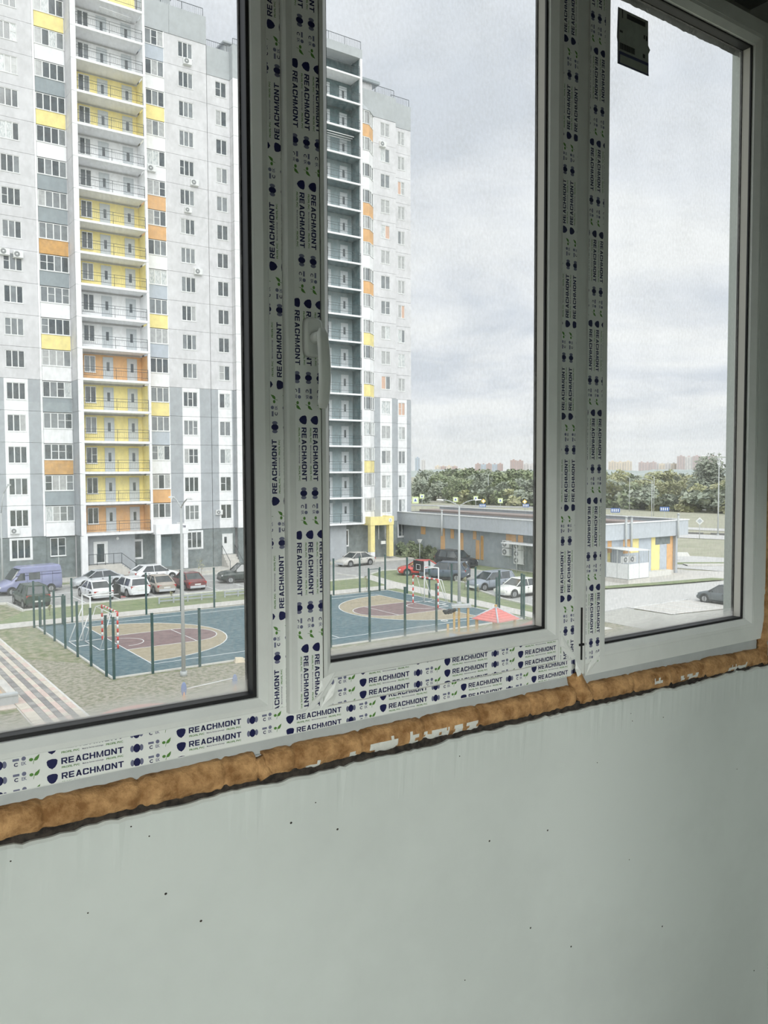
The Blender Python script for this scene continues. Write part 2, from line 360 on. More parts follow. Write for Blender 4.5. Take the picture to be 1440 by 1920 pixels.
T(([(-.0075, .004), (-.0055, .0062), (0, .0070), (.0055, .0062), (.0075, .004), (.0068, -.001), (.0042, -.0052), (0, -.0078), (-.0042, -.0052), (-.0068, -.001)], [list(range(9, -1, -1))]))
def block_word(w, h):
    """heavy upright capitals drawn stroke by stroke"""
    s = .27; q = lambda x0, x1, y0, y1: [(x0, y0), (x1, y0), (x1, y1), (x0, y1)]
    G = {'R': [q(0, s, 0, 1), q(s, .8, .80, 1), q(s, .8, .36, .56), [(.74, .36), (1, .42), (1, .94), (.74, 1)], [(.42, .38), (.74, 0), (1.04, 0), (.72, .38)]],
         'E': [q(0, s, 0, 1), q(s, .92, .80, 1), q(s, .86, .40, .60), q(s, .92, 0, .20)],
         'A': [[(0, 0), (s, 0), (.64, 1), (.36, 1)], [(1 - s, 0), (1, 0), (.64, 1), (.36, 1)], q(.2, .8, .18, .36)],
         'C': [[(0, .14), (s, .22), (s, .78), (0, .86)], [(0, .86), (s, .78), (.80, .80), (.86, 1), (.16, 1)], [(0, .14), (.16, 0), (.86, 0), (.80, .20), (s, .22)], [(.74, .64), (1, .64), (1, .88), (.86, 1), (.74, .84)], [(.74, .36), (.74, .16), (.86, 0), (1, .12), (1, .36)]],
         'H': [q(0, s, 0, 1), q(1 - s, 1, 0, 1), q(s, 1 - s, .40, .60)],
         'M': [q(0, .24, 0, 1), q(.96, 1.2, 0, 1), [(.24, 1), (.24, .58), (.50, 0), (.66, 0), (.26, 1)], [(.94, 1), (.54, 0), (.70, 0), (.96, .58), (.96, 1)]],
         'O': [[(0, .14), (s, .22), (s, .78), (0, .86)], [(0, .86), (s, .78), (1 - s, .78), (1, .86), (.84, 1), (.16, 1)], [(0, .14), (.16, 0), (.84, 0), (1, .14), (1 - s, .22), (s, .22)], [(1, .14), (1, .86), (1 - s, .78), (1 - s, .22)]],
         'N': [q(0, s, 0, 1), q(1 - s, 1, 0, 1), [(s, 1), (s, .62), (1 - s, 0), (1 - s, .38)]],
         'T': [q(0, 1, .80, 1), q(.365, .635, 0, .80)]}
    v = []; f = []; x = 0
    for ch in 'REACHMONT':
        for poly in G[ch]:
            f.append(list(range(len(v), len(v) + len(poly)))); v += [(x + a, b) for a, b in poly]
        x += (1.2 if ch == 'M' else 1.0) + .17
    x -= .17
    return [(a / x * w, b * h) for a, b in v], f
T(block_word(.089, .0090), .0125, -.0030)
T(text_shape('PROFIL PVC', .025, .0030, 0.03), .013, -.0092, 1)
T(text_shape('Made by German technologie', .030, .0026, 0.015), .042, -.0090)
T(text_shape('PROFIL PVC', .025, .0030, 0.03), .076, -.0092, 1)
T(ell(.1215, 0, .0052, .0066)); T(ell(.1145, 0, .0030, .0050), mi=2); T(ell(.1285, 0, .0030, .0050), mi=2)
T(([(.139, .0022), (.1475, .0022), (.1475, .0056), (.139, .0056)], [[0, 1, 2, 3]]), mi=2)
T(ell(.1535, .0042, .0030, .0030), mi=2)
T(text_shape('C', .0052, .0056, 0.04), .1405, -.0055); T(text_shape('EK', .0066, .0048, 0.02), .1503, -.0050, 2)
T(([(.1665, -.0005), (.1685, .0030), (.1735, .0064), (.1745, .0070), (.1735, .0020), (.1715, -.0010), (.1685, -.0016)], [[6, 5, 4, 3, 2, 1, 0]]), mi=1)
T(ell(.1632, .0008, .0028, .0023), mi=1); T(([(.1655, -.006), (.1661, -.006), (.1672, -.0012), (.1664, -.0008)], [[0, 1, 2, 3]]), mi=1)
PER = 0.191
PITCH = 0.0216
def film(par, x0, x1, z0, z1, y, way, anchor, span, tilt=0.0):
    """printed protective film: staggered rows of the pattern, cut at the edges of the strip"""
    bm = bmesh.new(); ax, az = anchor
    for k in range(span[0], span[1]):
        for r in range(-4, 5):
            off = (r + (0.5 if k % 2 else 0)) * PITCH
            for pts, fcs, mi in TPL:
                vv = []
                for u, v in pts:
                    u += k * PER; v += off
                    if way == 'H': p = (ax + u, y - .0004, az + v + u * tilt)
                    elif way == 'U': p = (ax - v, y - .0004, az + u)
                    else: p = (ax + v, y - .0004, az - u)
                    vv.append(p)
                xs = [p[0] for p in vv]; zs = [p[2] for p in vv]
                if max(xs) < x0 or min(xs) > x1 or max(zs) < z0 or min(zs) > z1: continue
                bv = [bm.verts.new(p) for p in vv]
                for f in fcs:
                    try: fc = bm.faces.new([bv[i] for i in f]); fc.material_index = mi
                    except ValueError: pass
    for co, no in (((x0, 0, 0), (-1, 0, 0)), ((x1, 0, 0), (1, 0, 0)), ((0, 0, z0), (0, 0, -1)), ((0, 0, z1), (0, 0, 1))):
        bmesh.ops.bisect_plane(bm, geom=list(bm.verts) + list(bm.edges) + list(bm.faces), plane_co=co, plane_no=no, clear_outer=True)
    me = bpy.data.meshes.new('film_print'); bm.to_mesh(me); bm.free()
    for a in (NAVY, GREEN, GREYINK): me.materials.append(a)
    s = M(); s.box(x0, x1, y - .0002, y, z0, z1)
    fo = mk('protective_film', s, FILM, par); put('film_print', me, fo, (0, 0, 0))
    return fo

# window_1: wide fixed pane
w1 = root('window_1', (0, 0, 0), kind='structure', label='wide fixed window pane with printed film on its bottom frame')
m = M(); frame_ring(m, -0.72, 0.670, 9.555, 11.135, -0.665, 0.621, 9.604, 11.10, YF, YF + .07)
mk('frame', m, PVC, w1)
m = M(); ring(m, -0.665, 0.621, 9.604, 11.10, 0.019, YF + .001, YF + .014, YF + .022); mk('glazing_bead', m, PVC, w1)
glazing(w1, -0.647, 0.603, 9.622, ZT + .008, YF + .022)
m = M(); m.box(-.72, 1.345, YF + .007, YF + .06, 9.526, 9.555); m.box(-.72, 1.338, YF + .003, YF + .007, 9.5285, 9.5315); mk('lower_profile', m, PVC2, w1)
film(w1, -.70, .6675, 9.5565, 9.6035, YF, 'H', (.271, 9.585), (-5, 3), tilt=-.01)
film(w1, .6225, .6635, 9.6045, 11.10, YF, 'U', (.641, 10.141), (-3, 6))

# window_2: sash standing proud of its frame
w2 = root('window_2', (0, 0, 0), kind='structure', label='opening sash with white handle and printed film')
ys = YF - .016
m = M()
m.box(.670, 1.350, YF, YF + .07, 9.555, 9.5975); m.box(1.350, 1.358, YF, YF + .07, 9.555, 11.135); m.box(.670, 1.350, YF, YF + .07, 11.125, 11.135)
mk('frame', m, PVC, w2)
# sash stiles follow the measured outline at the nearer face
k = (ys / YF)
sx0, sx1, sz0 = .646, 1.340, 9.595
ix0, ix1, iz0 = .711, 1.283, 9.645
m = M(); rail(m, sx0, ix0, sz0, 11.115, ys, YF - .0005); rail(m, ix1, sx1, sz0, 11.115, ys, YF - .0005)
rail(m, ix0, ix1, sz0, iz0, ys, YF - .0005); rail(m, ix0, ix1, 11.10, 11.115, ys, YF - .0005)
m.box(.670, ix0, YF - .0005, YF + .06, 9.5975, 11.12); m.box(ix1, 1.350, YF - .0005, YF + .06, 9.5975, 11.12); m.box(ix0, ix1, YF - .0005, YF + .06, 9.5975, iz0)
mk('sash', m, PVC, w2)
m = M(); ring(m, ix0, ix1, iz0, 11.10, 0.021, ys + .001, ys + .014, ys + .022); mk('glazing_bead', m, PVC, w2)
glazing(w2, ix0 + .019, ix1 - .019, iz0 + .019, ZT + .006, ys + .022, True)
film(w2, .6678, 1.349, 9.5565, 9.5960, YF, 'H', (.271, 9.585), (1, 7), tilt=-.01)
film(w2, .719, 1.280, 9.5985, 9.6440, ys, 'H', (.790, 9.627), (-1, 4))
film(w2, .660, .7085, 9.60, 11.10, ys, 'D', (.685, 10.275), (-5, 4))
film(w2, 1.286, 1.328, 9.60, 11.10, ys, 'U', (1.302, 10.302), (-4, 5))
# torn, crumpled film at the lower sash corners
def crumple(par, pts, y, seed, amp=.004):
    cx = sum(p[0] for p in pts) / len(pts); cz = sum(p[1] for p in pts) / len(pts)
    vs = [(cx, y - .006, cz)]; n = len(pts)
    for i, (x, z) in enumerate(pts):
        vs.append(((x + cx) / 2, y - .002 - amp * abs(noise.noise(Vector((i * 1.7, seed, 0)))) * 2, (z + cz) / 2))
    for i, (x, z) in enumerate(pts): vs.append((x, y - .0006 - amp * .5 * abs(noise.noise(Vector((i * 2.3, seed, 4)))), z))
    fs = []
    for i in range(n):
        j = (i + 1) % n
        fs += [(0, 1 + i, 1 + j), (1 + i, 1 + n + i, 1 + n + j), (1 + i, 1 + n + j, 1 + j)]
    m = M(); m.add(vs, fs); return mk('torn_film', m, FILM, par)
crumple(w2, [(.668, 9.592), (.690, 9.598), (.712, 9.618), (.728, 9.640), (.734, 9.655), (.722, 9.652), (.705, 9.645), (.697, 9.62)], ys, 1)
crumple(w2, [(.700, 9.592), (.728, 9.600), (.740, 9.625), (.736, 9.640), (.720, 9.625)], ys, 5)
crumple(w2, [(1.290, 9.655), (1.302, 9.640), (1.318, 9.622), (1.334, 9.600), (1.322, 9.598), (1.300, 9.612), (1.284, 9.632)], ys, 9)
crumple(w2, [(1.335, 9.592), (1.352, 9.575), (1.350, 9.560), (1.340, 9.556), (1.332, 9.575)], ys, 11)
# handle
hd = root('handle', (.6905, 0, 10.2195)); hd.parent = w2
m = M(); yb0 = ys
pr = []
for a in range(24):
    t = 2 * PI * a / 24; ex = .0165 * (abs(math.cos(t)) ** .45) * (1 if math.cos(t) > 0 else -1); ez = .0325 * (abs(math.sin(t)) ** .35) * (1 if math.sin(t) > 0 else -1)
    pr.append((ex, ez))
m.hull([(x, yb0, z) for x, z in pr][::-1], [(x * .96, yb0 - .010, z * .97) for x, z in pr][::-1], 0, True)
m.hull([(x * .96, yb0 - .010, z * .97) for x, z in pr][::-1], [(x * .82, yb0 - .013, z * .88) for x, z in pr][::-1], 0, False)
mk('base_plate', m, PVC, hd)
m = M(); m.tube((0, yb0 - .012, -.002), (-.005, yb0 - .042, -.002), .0095, 16, .0085)
secs = []
for i in range(15):
    t = i / 14; z = .019 - t * .128; hw = .0090 + .0012 * math.sin(t * PI); yy = yb0 - .046 - .010 * math.sin(t * PI * .8) + .004 * t * t
    if i == 0: hw *= .55
    if i == 14: hw *= .7
    th = .0055 if 0 < i < 14 else .003
    secs.append([(-hw, yy - th * .3, z), (-hw * .7, yy - th, z), (hw * .7, yy - th, z), (hw, yy - th * .3, z), (hw, yy + th * .5, z), (hw * .6, yy + th, z), (-hw * .6, yy + th, z), (-hw, yy + th * .5, z)])
vs = [p for s_ in secs for p in s_]; fs = []
for i in range(14):
    for j in range(8): fs.append((i * 8 + j, i * 8 + (j + 1) % 8, i * 8 + 8 + (j + 1) % 8, i * 8 + 8 + j))
fs += [tuple(range(8))[::-1], tuple(range(112, 120))]
vs = [(x - .006, y, z - .010) for x, y, z in vs]; m.add(vs, fs, 0, True); mk('lever', m, PVC, hd)

# window_3: fixed pane at the corner
w3 = root('window_3', (0, 0, 0), kind='structure', label='fixed window pane beside the side wall, sticker on its glass')
m = M(); frame_ring(m, 1.382, 2.085, 9.549, 11.135, 1.440, 2.036, 9.585, 11.10, YF, YF + .07)
mk('frame', m, PVC, w3)
m = M(); m.box(1.358, 1.382, YF + .004, YF + .07, 9.553, 11.135); mk('coupling_strip', m, PVC, w3)
m = M(); m.box(1.3715, 1.3745, YF + .001, YF + .004, 9.585, 9.70); m.box(1.366, 1.380, YF + .0005, YF + .004, 9.616, 9.621); mk('coupling_slot', m, RUB, w3)
m = M(); ring(m, 1.440, 2.036, 9.585, 11.10, 0.020, YF + .001, YF + .014, YF + .022); mk('glazing_bead', m, PVC, w3)
glazing(w3, 1.458, 2.018, 9.603, ZT + .008, YF + .022, True)
m = M(); m.box(1.382, 2.060, YF + .007, YF + .06, 9.522, 9.549); mk('lower_profile', m, PVC2, w3)
film(w3, 1.3835, 1.4300, 9.575, 11.10, YF, 'D', (1.400, 10.505), (-4, 6))
crumple(w3, [(1.386, 9.552), (1.400, 9.560), (1.425, 9.580), (1.432, 9.600), (1.410, 9.590), (1.392, 9.572)], YF, 21)
# paper sticker on the glass
y0 = YF + .0445
SX = lambda x: 1.524 + (x - 1.487) * 1.19
SZ = lambda z: 10.913 + (z - 10.945) * 1.05
m = M(); P = [(1.487, 11.062), (1.575, 11.062), (1.576, 11.01), (1.582, 11.002), (1.577, 10.992), (1.578, 10.945), (1.487, 10.945), (1.4865, 10.99), (1.4845, 11.0)]
m.hull([(SX(x), y0 + .0012, SZ(z)) for x, z in P], [(SX(x), y0, SZ(z)) for x, z in P]); st = mk('paper_sticker', m, mat('sticker_paper', (150, 158, 150), 0.7, var=0.06, scale=60), w3, label='crumpled paper sticker with a barcode')
m = M(); yy = y0 - .0006
def sq(x0, x1, z0, z1, mi=0): m.box(SX(x0), SX(x1), yy, y0, SZ(z0), SZ(z1), mi)
sq(1.487, 1.4885, 10.945, 11.062, 1); sq(1.487, 1.578, 10.945, 10.948, 1); sq(1.490, 1.577, 10.966, 10.972, 1); sq(1.490, 1.4925, 10.948, 10.966, 1); sq(1.5745, 1.577, 10.948, 10.966, 1)
x = 1.492
for i in range(19): w_ = random.choice((.0008, .0014, .0022)); sq(x, x + w_, 10.977, 10.990); x += w_ + .0011
sq(1.512, 1.566, 11.046, 11.056); sq(1.562, 1.566, 11.020, 11.028); sq(1.569, 1.573, 11.018, 11.028); sq(1.560, 1.566, 10.979, 10.987)
sq(1.498, 1.500, 11.043, 11.060); sq(1.492, 1.500, 11.012, 11.016)
mk('sticker_print', m, [mat('sticker_ink', (40, 44, 44), 0.6), mat('sticker_blue', (52, 58, 92), 0.6)], st)
# rough plaster edge of the lintel outside the panes, backlit shade put into its grey
m = M(); vs = []; fs = []; n = 300
for i in range(n + 1):
    x = -.75 + 3.0 * i / n; z = 11.083 + .005 * noise.noise(Vector((x * 14, 5, 0))) + .004 * noise.noise(Vector((x * 60, 9, 0)))
    vs += [(x, 1.300, z), (x, 1.300, 11.30), (x, 1.345, 11.30), (x, 1.345, z + .045)]
for i in range(n):
    for j in range(4): a = i * 4; fs.append((a + j, a + (j + 1) % 4, a + 4 + (j + 1) % 4, a + 4 + j))
m.add(vs, fs); struct('trim_2', m, mat('render_shaded', (150, 154, 150), 0.95, bump=0.3, scale=60))

# mounting foam under and beside the frames -------------------------------------
fm = M()
def foam_tube(pts, rad, seed, n=22, per=.003):
    pts = [Vector(p) for p in pts]; path = []
    for a, b in zip(pts, pts[1:]):
        k = max(2, int((b - a).length / per))
        for i in range(k): path.append(a.lerp(b, i / k))
    path.append(pts[-1]); vs = []; fs = []; ms = []
    for i, p in enumerate(path):
        d = (path[min(i + 1, len(path) - 1)] - path[max(i - 1, 0)]).normalized()
        u = Vector((0, -1, 0)); u = (u - d * u.dot(d)).normalized(); w = d.cross(u)
        s = i * per
        bul = 1 + .10 * noise.noise(Vector((s * 9, seed, 0))) + .05 * abs(noise.noise(Vector((s * 45, seed, 2)))) 
        pinch = 1 - .16 * math.exp(-((s * 7.3 + seed) % 1 - .5) ** 2 * 900)
        for j in range(n):
            t = 2 * PI * j / n; c = math.cos(t); q = math.sin(t)
            r = rad * bul * pinch * (1 + .07 * noise.noise(Vector((s * 40 + q, t * 1.2, seed))) + .05 * noise.noise(Vector((s * 130, t * 4, seed))))
            vs.append(p + u * (c * r * .85) + w * (q * r))
    L_ = len(path)
    for i in range(L_ - 1):
        for j in range(n):
            a = i * n + j; b = i * n + (j + 1) % n
            fs.append((a, b, b + n, a + n))
            X = path[i].x; t = 2 * PI * j / n; mi = 0
            for (pa, pb, lo_, hi_) in PATCH:
                if pa < X < pb:
                    ang = math.degrees(math.atan2(-(vs[a] - path[i]).z, -(vs[a] - path[i]).y))
                    edge = 14 * noise.noise(Vector((X * 70, t * 3, 2)))
                    if lo_ + edge < ang < hi_ + edge and noise.noise(Vector((X * 55, t * 2, 8))) > -.18: mi = 1
            ms.append(mi)
    fs += [tuple(range(n))[::-1], tuple(range((L_ - 1) * n, L_ * n))]; ms += [0, 0]
    o = len(fm.v); fm.v += [tuple(v) for v in vs]
    for f, k in zip(fs, ms): fm.f.append([i + o for i in f]); fm.m.append(k); fm.sm.append(True)
PATCH = [(.675, .70, 10, 60), (.805, .865, -15, 45), (.892, .912, -15, 40), (.925, 1.06, -5, 55), (1.70, 1.77, -10, 35), (1.90, 1.98, 0, 50), (.76, .775, 10, 60), (1.60, 1.63, -20, 10)]
foam_tube([(-2.1, 1.224, 9.5155), (.585, 1.224, 9.5135)], .0240, 1.3)
foam_tube([(.60, 1.223, 9.5140), (.98, 1.223, 9.5125), (1.340, 1.223, 9.5110)], .0235, 4.1)
foam_tube([(1.355, 1.223, 9.5095), (1.98, 1.223, 9.5015), (2.06, 1.227, 9.498)], .0235, 8.2)
foam_tube([(1.352, 1.232, 9.557), (1.360, 1.222, 9.530), (1.372, 1.216, 9.505)], .020, 12.7)
foam_tube([(2.055, 1.210, 9.490), (2.078, 1.222, 9.520), (2.092, 1.232, 9.60), (2.096, 1.25, 11.1)], .017, 17.1)
foam_tube([(.588, 1.216, 9.528), (.594, 1.212, 9.512), (.600, 1.205, 9.498)], .013, 22.3)
mk('mounting_foam', fm, [FOAM, PLASTER], label='lumpy amber mounting foam squeezed out under the window frames', cat='foam')

# outside face of the building the camera stands in
m = M(); m.box(-24, -2.3, .9, 1.35, 0, 27); m.box(2.25, 6.5, .9, 1.35, 0, 27); m.box(-2.3, 2.25, .9, 1.35, 0, 8.30); m.box(-2.3, 2.25, .9, 1.35, 11.4, 27)
m.box(-2.3, -.72, 1.22, 1.35, 8.3, 11.4); m.box(-24, 6.5, -12, -5.3, 0, 27)
struct('wall_outside', m, CONC)

# ------------------------------------------------------------------ the housing blocks opposite
ST = 2.8
rnd = random.Random(11)
MESHES = {}
def cached(key, fn):
    if key not in MESHES: MESHES[key] = fn()
    return MESHES[key]
def win_frame(w, h, n, bars=0.055, d=.09, split=None):
    def f():
        m = M(); m.box(0, w, 0, d, 0, bars); m.box(0, w, 0, d, h - bars, h); m.box(0, bars, 0, d, bars, h - bars); m.box(w - bars, w, 0, d, bars, h - bars)
        for i in range(1, n):
            x = w * i / n; m.box(x - bars * .8, x + bars * .8, 0, d, bars, h - bars)
        m.box(-.04, w + .04, -.07, .02, -.05, 0)
        return m.mesh('window', MWHITE)
    return cached(('w', round(w, 3), round(h, 3), n), f)
def pane_mesh(w, h, mi): return cached(('p', round(w, 3), round(h, 3), mi), lambda: M().box(0, w, 0, .02, 0, h).mesh('pane', PANES[mi]))
def add_window(b, x, y, z, w, h, n, pool=(0, 0, 0, 0, 1, 1, 2, 3), name='window', transom=False):
    o = put(name, win_frame(w, h, n), b, (x, y, z)); pw = (w - .11 - (n - 1) * .088) / n
    c = rnd.choice(pool)
    for i in range(n):
        k = c if rnd.random() < .6 else rnd.choice(pool)
        put('pane', pane_mesh(pw, h - .11, k), o, (.055 + i * (pw + .088), .045, .055))
        if transom and i == transom - 1 or (not transom and rnd.random() < .12):
            put('glazing_bar', cached(('gb', round(pw, 3)), lambda: M().box(0, pw, 0, .03, 0, .04).mesh('glazing_bar', MWHITE)), o, (.055 + i * (pw + .088), .025, h * .52))
    return o
def panel(b, x0, x1, y, z0, z1, mats, op=None, band=None, th=.2, name='wall_panel', g=.012):
    """one prefabricated wall slab, with its window opening and white band; open joints around it"""
    key = ('pn', round(x1 - x0, 3), round(z1 - z0, 3), tuple(k.name for k in mats), tuple(round(v - x0, 3) for v in op[:2]) + tuple(round(v - z0, 3) for v in op[2:]) if op else None, tuple(round(v - x0, 3) for v in band) if band else None, th)
    def f():
        m = M(); w = x1 - x0 - g; h = z1 - z0 - g
        xs = [g, w]
        if not op and not band: m.box(g, w, 0, th, g, h)
        else:
            b0, b1 = (band[0] - x0, band[1] - x0) if band else (w, w)
            if band: m.box(g, b0, 0, th, g, h, 0); m.box(b1, w, 0, th, g, h, 0); L0, L1, mi = b0, b1, 1
            else: L0, L1, mi = g, w, 0
            if op:
                a0, a1, c0, c1 = op[0] - x0, op[1] - x0, op[2] - z0, op[3] - z0
                m.box(L0, a0, 0, th, g, h, mi); m.box(a1, L1, 0, th, g, h, mi); m.box(a0, a1, 0, th, g, c0, mi); m.box(a0, a1, 0, th, c1, h, mi)
            else: m.box(L0, L1, 0, th, g, h, mi)
        return m.mesh(name, mats)
    return put(name, cached(key, f), b, (x0, y, z0))
def slab(b, x0, x1, y0, y1, z0, z1, ma, name): return put(name, cached((name, round(x1 - x0, 3), round(y1 - y0, 3), round(z1 - z0, 3), ma.name), lambda: M().box(0, x1 - x0, 0, y1 - y0, 0, z1 - z0).mesh(name, ma)), b, (x0, y0, z0))
def railing(b, x0, x1, y, z, h=1.05, low=.28, bars=True, name='railing', posts=2.2):
    def f():
        m = M(); w = x1 - x0
        for zz in (h, h - .24, low): m.tube((0, 0, zz), (w, 0, zz), .018, 5)
        n = max(1, int(w / posts))
        for i in range(n + 1): m.tube((w * i / n, 0, 0), (w * i / n, 0, h), .022, 5)
        if bars:
            k = int(w / .16)
            for i in range(1, k): m.box(w * i / k - .006, w * i / k + .006, -.006, .006, low, h - .24)
        return m.mesh(name, IRON)
    return put(name, cached((name, round(x1 - x0, 2), h, low), f), b, (x0, y, z))
def roof_rail(b, x0, x1, y, z, h=.9):
    m = M(); w = x1 - x0
    m.tube((0, 0, h), (w, 0, h), .03, 5)
    n = max(1, int(w / 1.8))
    for i in range(n + 1): m.tube((w * i / n, 0, 0), (w * i / n, 0, h), .03, 5)
    for i in range(int(w / .2)): m.box(.2 * i - .008, .2 * i + .008, -.008, .008, 0, h)
    mk('roof_railing', m, IRON, b, (x0, y, z))
def door(b, x, y, z, w=.8, h=2.15, ma=DOORM, glass=(.34, .66, .95, 1.75)):
    def f():
        m = M(); m.box(0, w, 0, .06, 0, h); m.box(-.07, 0, -.03, .06, 0, h + .07); m.box(w, w + .07, -.03, .06, 0, h + .07); m.box(0, w, -.03, .06, h, h + .07)
        m.box(w * .06, w * .12, -.05, 0, 1.0, 1.05)
        return m.mesh('door', ma)
    o = put('door', cached(('d', round(w, 2), round(h, 2), ma.name), f), b, (x, y, z))
    gx0, gx1, gz0, gz1 = glass[0] * w, glass[1] * w, glass[2], glass[3]
    put('door_glass', cached(('dg', round(gx1 - gx0, 3), round(gz1 - gz0, 3)), lambda: M().box(0, gx1 - gx0, 0, .02, 0, gz1 - gz0).mesh('door_glass', PANE)), o, (gx0, -.015, gz0))
    return o
def glazed(b, x0, x1, y, z, n, h=1.42, pool=(0, 0, 1, 1, 2, 3)): add_window(b, x0, y, z, x1 - x0, h, n, pool, name='balcony_glazing')
def canopy(b, x0, x1, y0, y1, z0, z1, ma, cw, zb=0.0, low=None, roofma=ROOFD):
    m = M(); m.box(x0, x1, y0, y0 + .2, z0, z1); m.box(x0, x0 + .2, y0 + .2, y1, z0, z1); m.box(x1 - .2, x1, y0 + .2, y1, z0, z1); m.box(x0 + .2, x1 - .2, y0 + .2, y1, z0, z0 + .15)
    c = mk('entrance_canopy', m, ma, b)
    for xa in (x0 + .05, x1 - cw - .05):
        m = M(); zz = zb
        while zz < z0 - .05:
            z2 = min(z0, zz + .62); m.box(xa, xa + cw, y0 + .05, y0 + .05 + cw, zz, z2 - .015, 1 if (low and xa < x0 + 1 and zz < .5) else 0); zz = z2
        m.box(xa + .02, xa + cw - .02, y0 + .07, y0 + cw + .03, zb, z0, 0)
        mk('canopy_column', m, [ma, low or ma], b)
    return c

# ---- nearer block
XB, YB = 0.0, 0.0
b1 = root('apartment_building', (0, 0, 0), label='tall apartment block with yellow open balconies filling the left pane', cat='building')
Y1 = 78.35; YC = 76.4
TOP = 17
COLA = [(5.42, 11.3), (11.3, 17.18)]
for k in range(TOP):
    z0 = 4.2 + ST * k; grey = k < 5
    for i, (xa, xb_) in enumerate(COLA):
        o = xb_ - 17.18
        wm = [GREYL if grey else CONC, WHITE if grey else CONC]
        wx0, wx1 = 14.39 + o, 15.95 + o; wz = z0 + .96
        panel(b1, xa, xb_, Y1, z0, z0 + ST, wm, (wx0, wx1, wz, wz + 1.48), (14.18 + o, 16.15 + o))
        add_window(b1, wx0, Y1 + .03, wz, wx1 - wx0, 1.48, 3)
    # column with glazed loggias and coloured parapets
    slab(b1, 17.18, 17.36, Y1 - .03, Y1 + .2, z0 + .01, z0 + ST - .01, WHITE, 'pilaster')
    pc = {0: WHITE, 1: BLUG, 2: ORB, 3: WHITE, 4: BLUG, 5: WHITE, 6: YEL, 7: WHITE, 8: BLUG, 9: ORB, 10: BLUG, 11: BLUG, 12: WHITE, 13: YEL, 14: BLUG, 15: WHITE, 16: YEL}[k]
    slab(b1, 17.38, 19.86, Y1 - .06, Y1 + .06, z0 - .04, z0 + 1.24, pc, 'parapet')
    glazed(b1, 17.38, 19.86, Y1 - .05, z0 + 1.29, 4, 1.40)
    slab(b1, 19.86, 19.94, Y1, Y1 + .2, z0, z0 + ST - .012, GREYL if grey else CONC, 'pilaster')
    # projecting balcony stack
    slab(b1, 19.95, 20.12, YC + .02, Y1 + .2, z0 + .012, z0 + ST - .012, GREYL if grey else CONC, 'side_wall')
    slab(b1, 19.95, 20.41, YC, YC + .25, z0 + .012, z0 + ST - .012, WHITE, 'corner_pier')
    slab(b1, 26.35, 26.57, YC, YC + .25, z0 + .012, z0 + ST - .012, WHITE, 'corner_pier')
    wc = {0: ORG, 1: YEL, 2: YEL, 3: YEL, 4: YEL, 5: ORG, 6: WHITE, 7: WHITE, 8: YEL, 9: YEL, 10: YEL, 11: WHITE, 12: WHITE, 13: YEL, 14: YEL, 15: WHITE, 16: WHITE}[k]
    panel(b1, 20.12, 26.35, Y1, z0 + .19, z0 + ST - .2, [wc], name='balcony_wall')
    slab(b1, 26.35, 26.5, YC + .25, Y1 + .2, z0 + .19, z0 + ST - .2, wc, 'balcony_side_wall')
    slab(b1, 20.12, 26.35, YC - .02, Y1 + .2, z0 - .02, z0 + .19, WHITE, 'balcony_slab')
    add_window(b1, 21.05, Y1 - .05, z0 + .95, 1.0, 1.5, 2, (0, 0, 0, 1))
    door(b1, 22.80, Y1 - .04, z0 + .20); door(b1, 25.05, Y1 - .04, z0 + .20)
    railing(b1, 20.43, 26.33, YC + .06, z0 + .19)
    # second column with coloured parapets
    pd = {0: WHITE, 1: ORG, 2: WHITE, 3: BLUL, 4: YEL, 5: WHITE, 6: BLUL, 7: YEL, 8: BLUL, 9: WHITE, 10: ORG, 11: ORG, 12: WHITE, 13: WHITE, 14: YEL, 15: WHITE, 16: BLUL}[k]
    slab(b1, 26.62, 29.0, Y1 - .06, Y1 + .06, z0 - .04, z0 + 1.24, pd, 'parapet')
    glazed(b1, 26.62, 29.0, Y1 - .05, z0 + 1.29, 4, 1.40)
    slab(b1, 29.0, 29.09, Y1 - .03, Y1 + .2, z0 + .01, z0 + ST - .01, WHITE, 'pilaster')
    wm = [GREYL if grey else CONC, WHITE if grey else CONC]; wz = z0 + .96
    panel(b1, 29.10, 33.37, Y1, z0, z0 + ST, wm, (30.48, 31.94, wz, wz + 1.46), (30.36, 32.17))
    add_window(b1, 30.48, Y1 + .03, wz, 1.46, 1.46, 3)
    if k < 16:
        panel(b1, 33.40, 35.8, Y1, z0, z0 + ST, wm, (34.27, 35.45, wz, wz + 1.46), (34.13, 35.62))
        add_window(b1, 34.27, Y1 + .03, wz, 1.18, 1.46, 2)
        slab(b1, 35.8, 36.0, 77.6, Y1 + .2, z0 + .012, z0 + ST - .012, wm[0], 'side_wall')
        slab(b1, 35.8, 36.5, 77.55, 77.75, z0 + .012, z0 + ST - .012, WHITE, 'corner_pier')
        for j in range(2):
            xx = 36.5 + j * 3.6
            panel(b1, xx, xx + 3.6, 77.6, z0, z0 + ST, wm, (xx + 1.1, xx + 2.5, wz, wz + 1.46), (xx + .95, xx + 2.65))
            add_window(b1, xx + 1.1, 77.63, wz, 1.4, 1.46, 3)
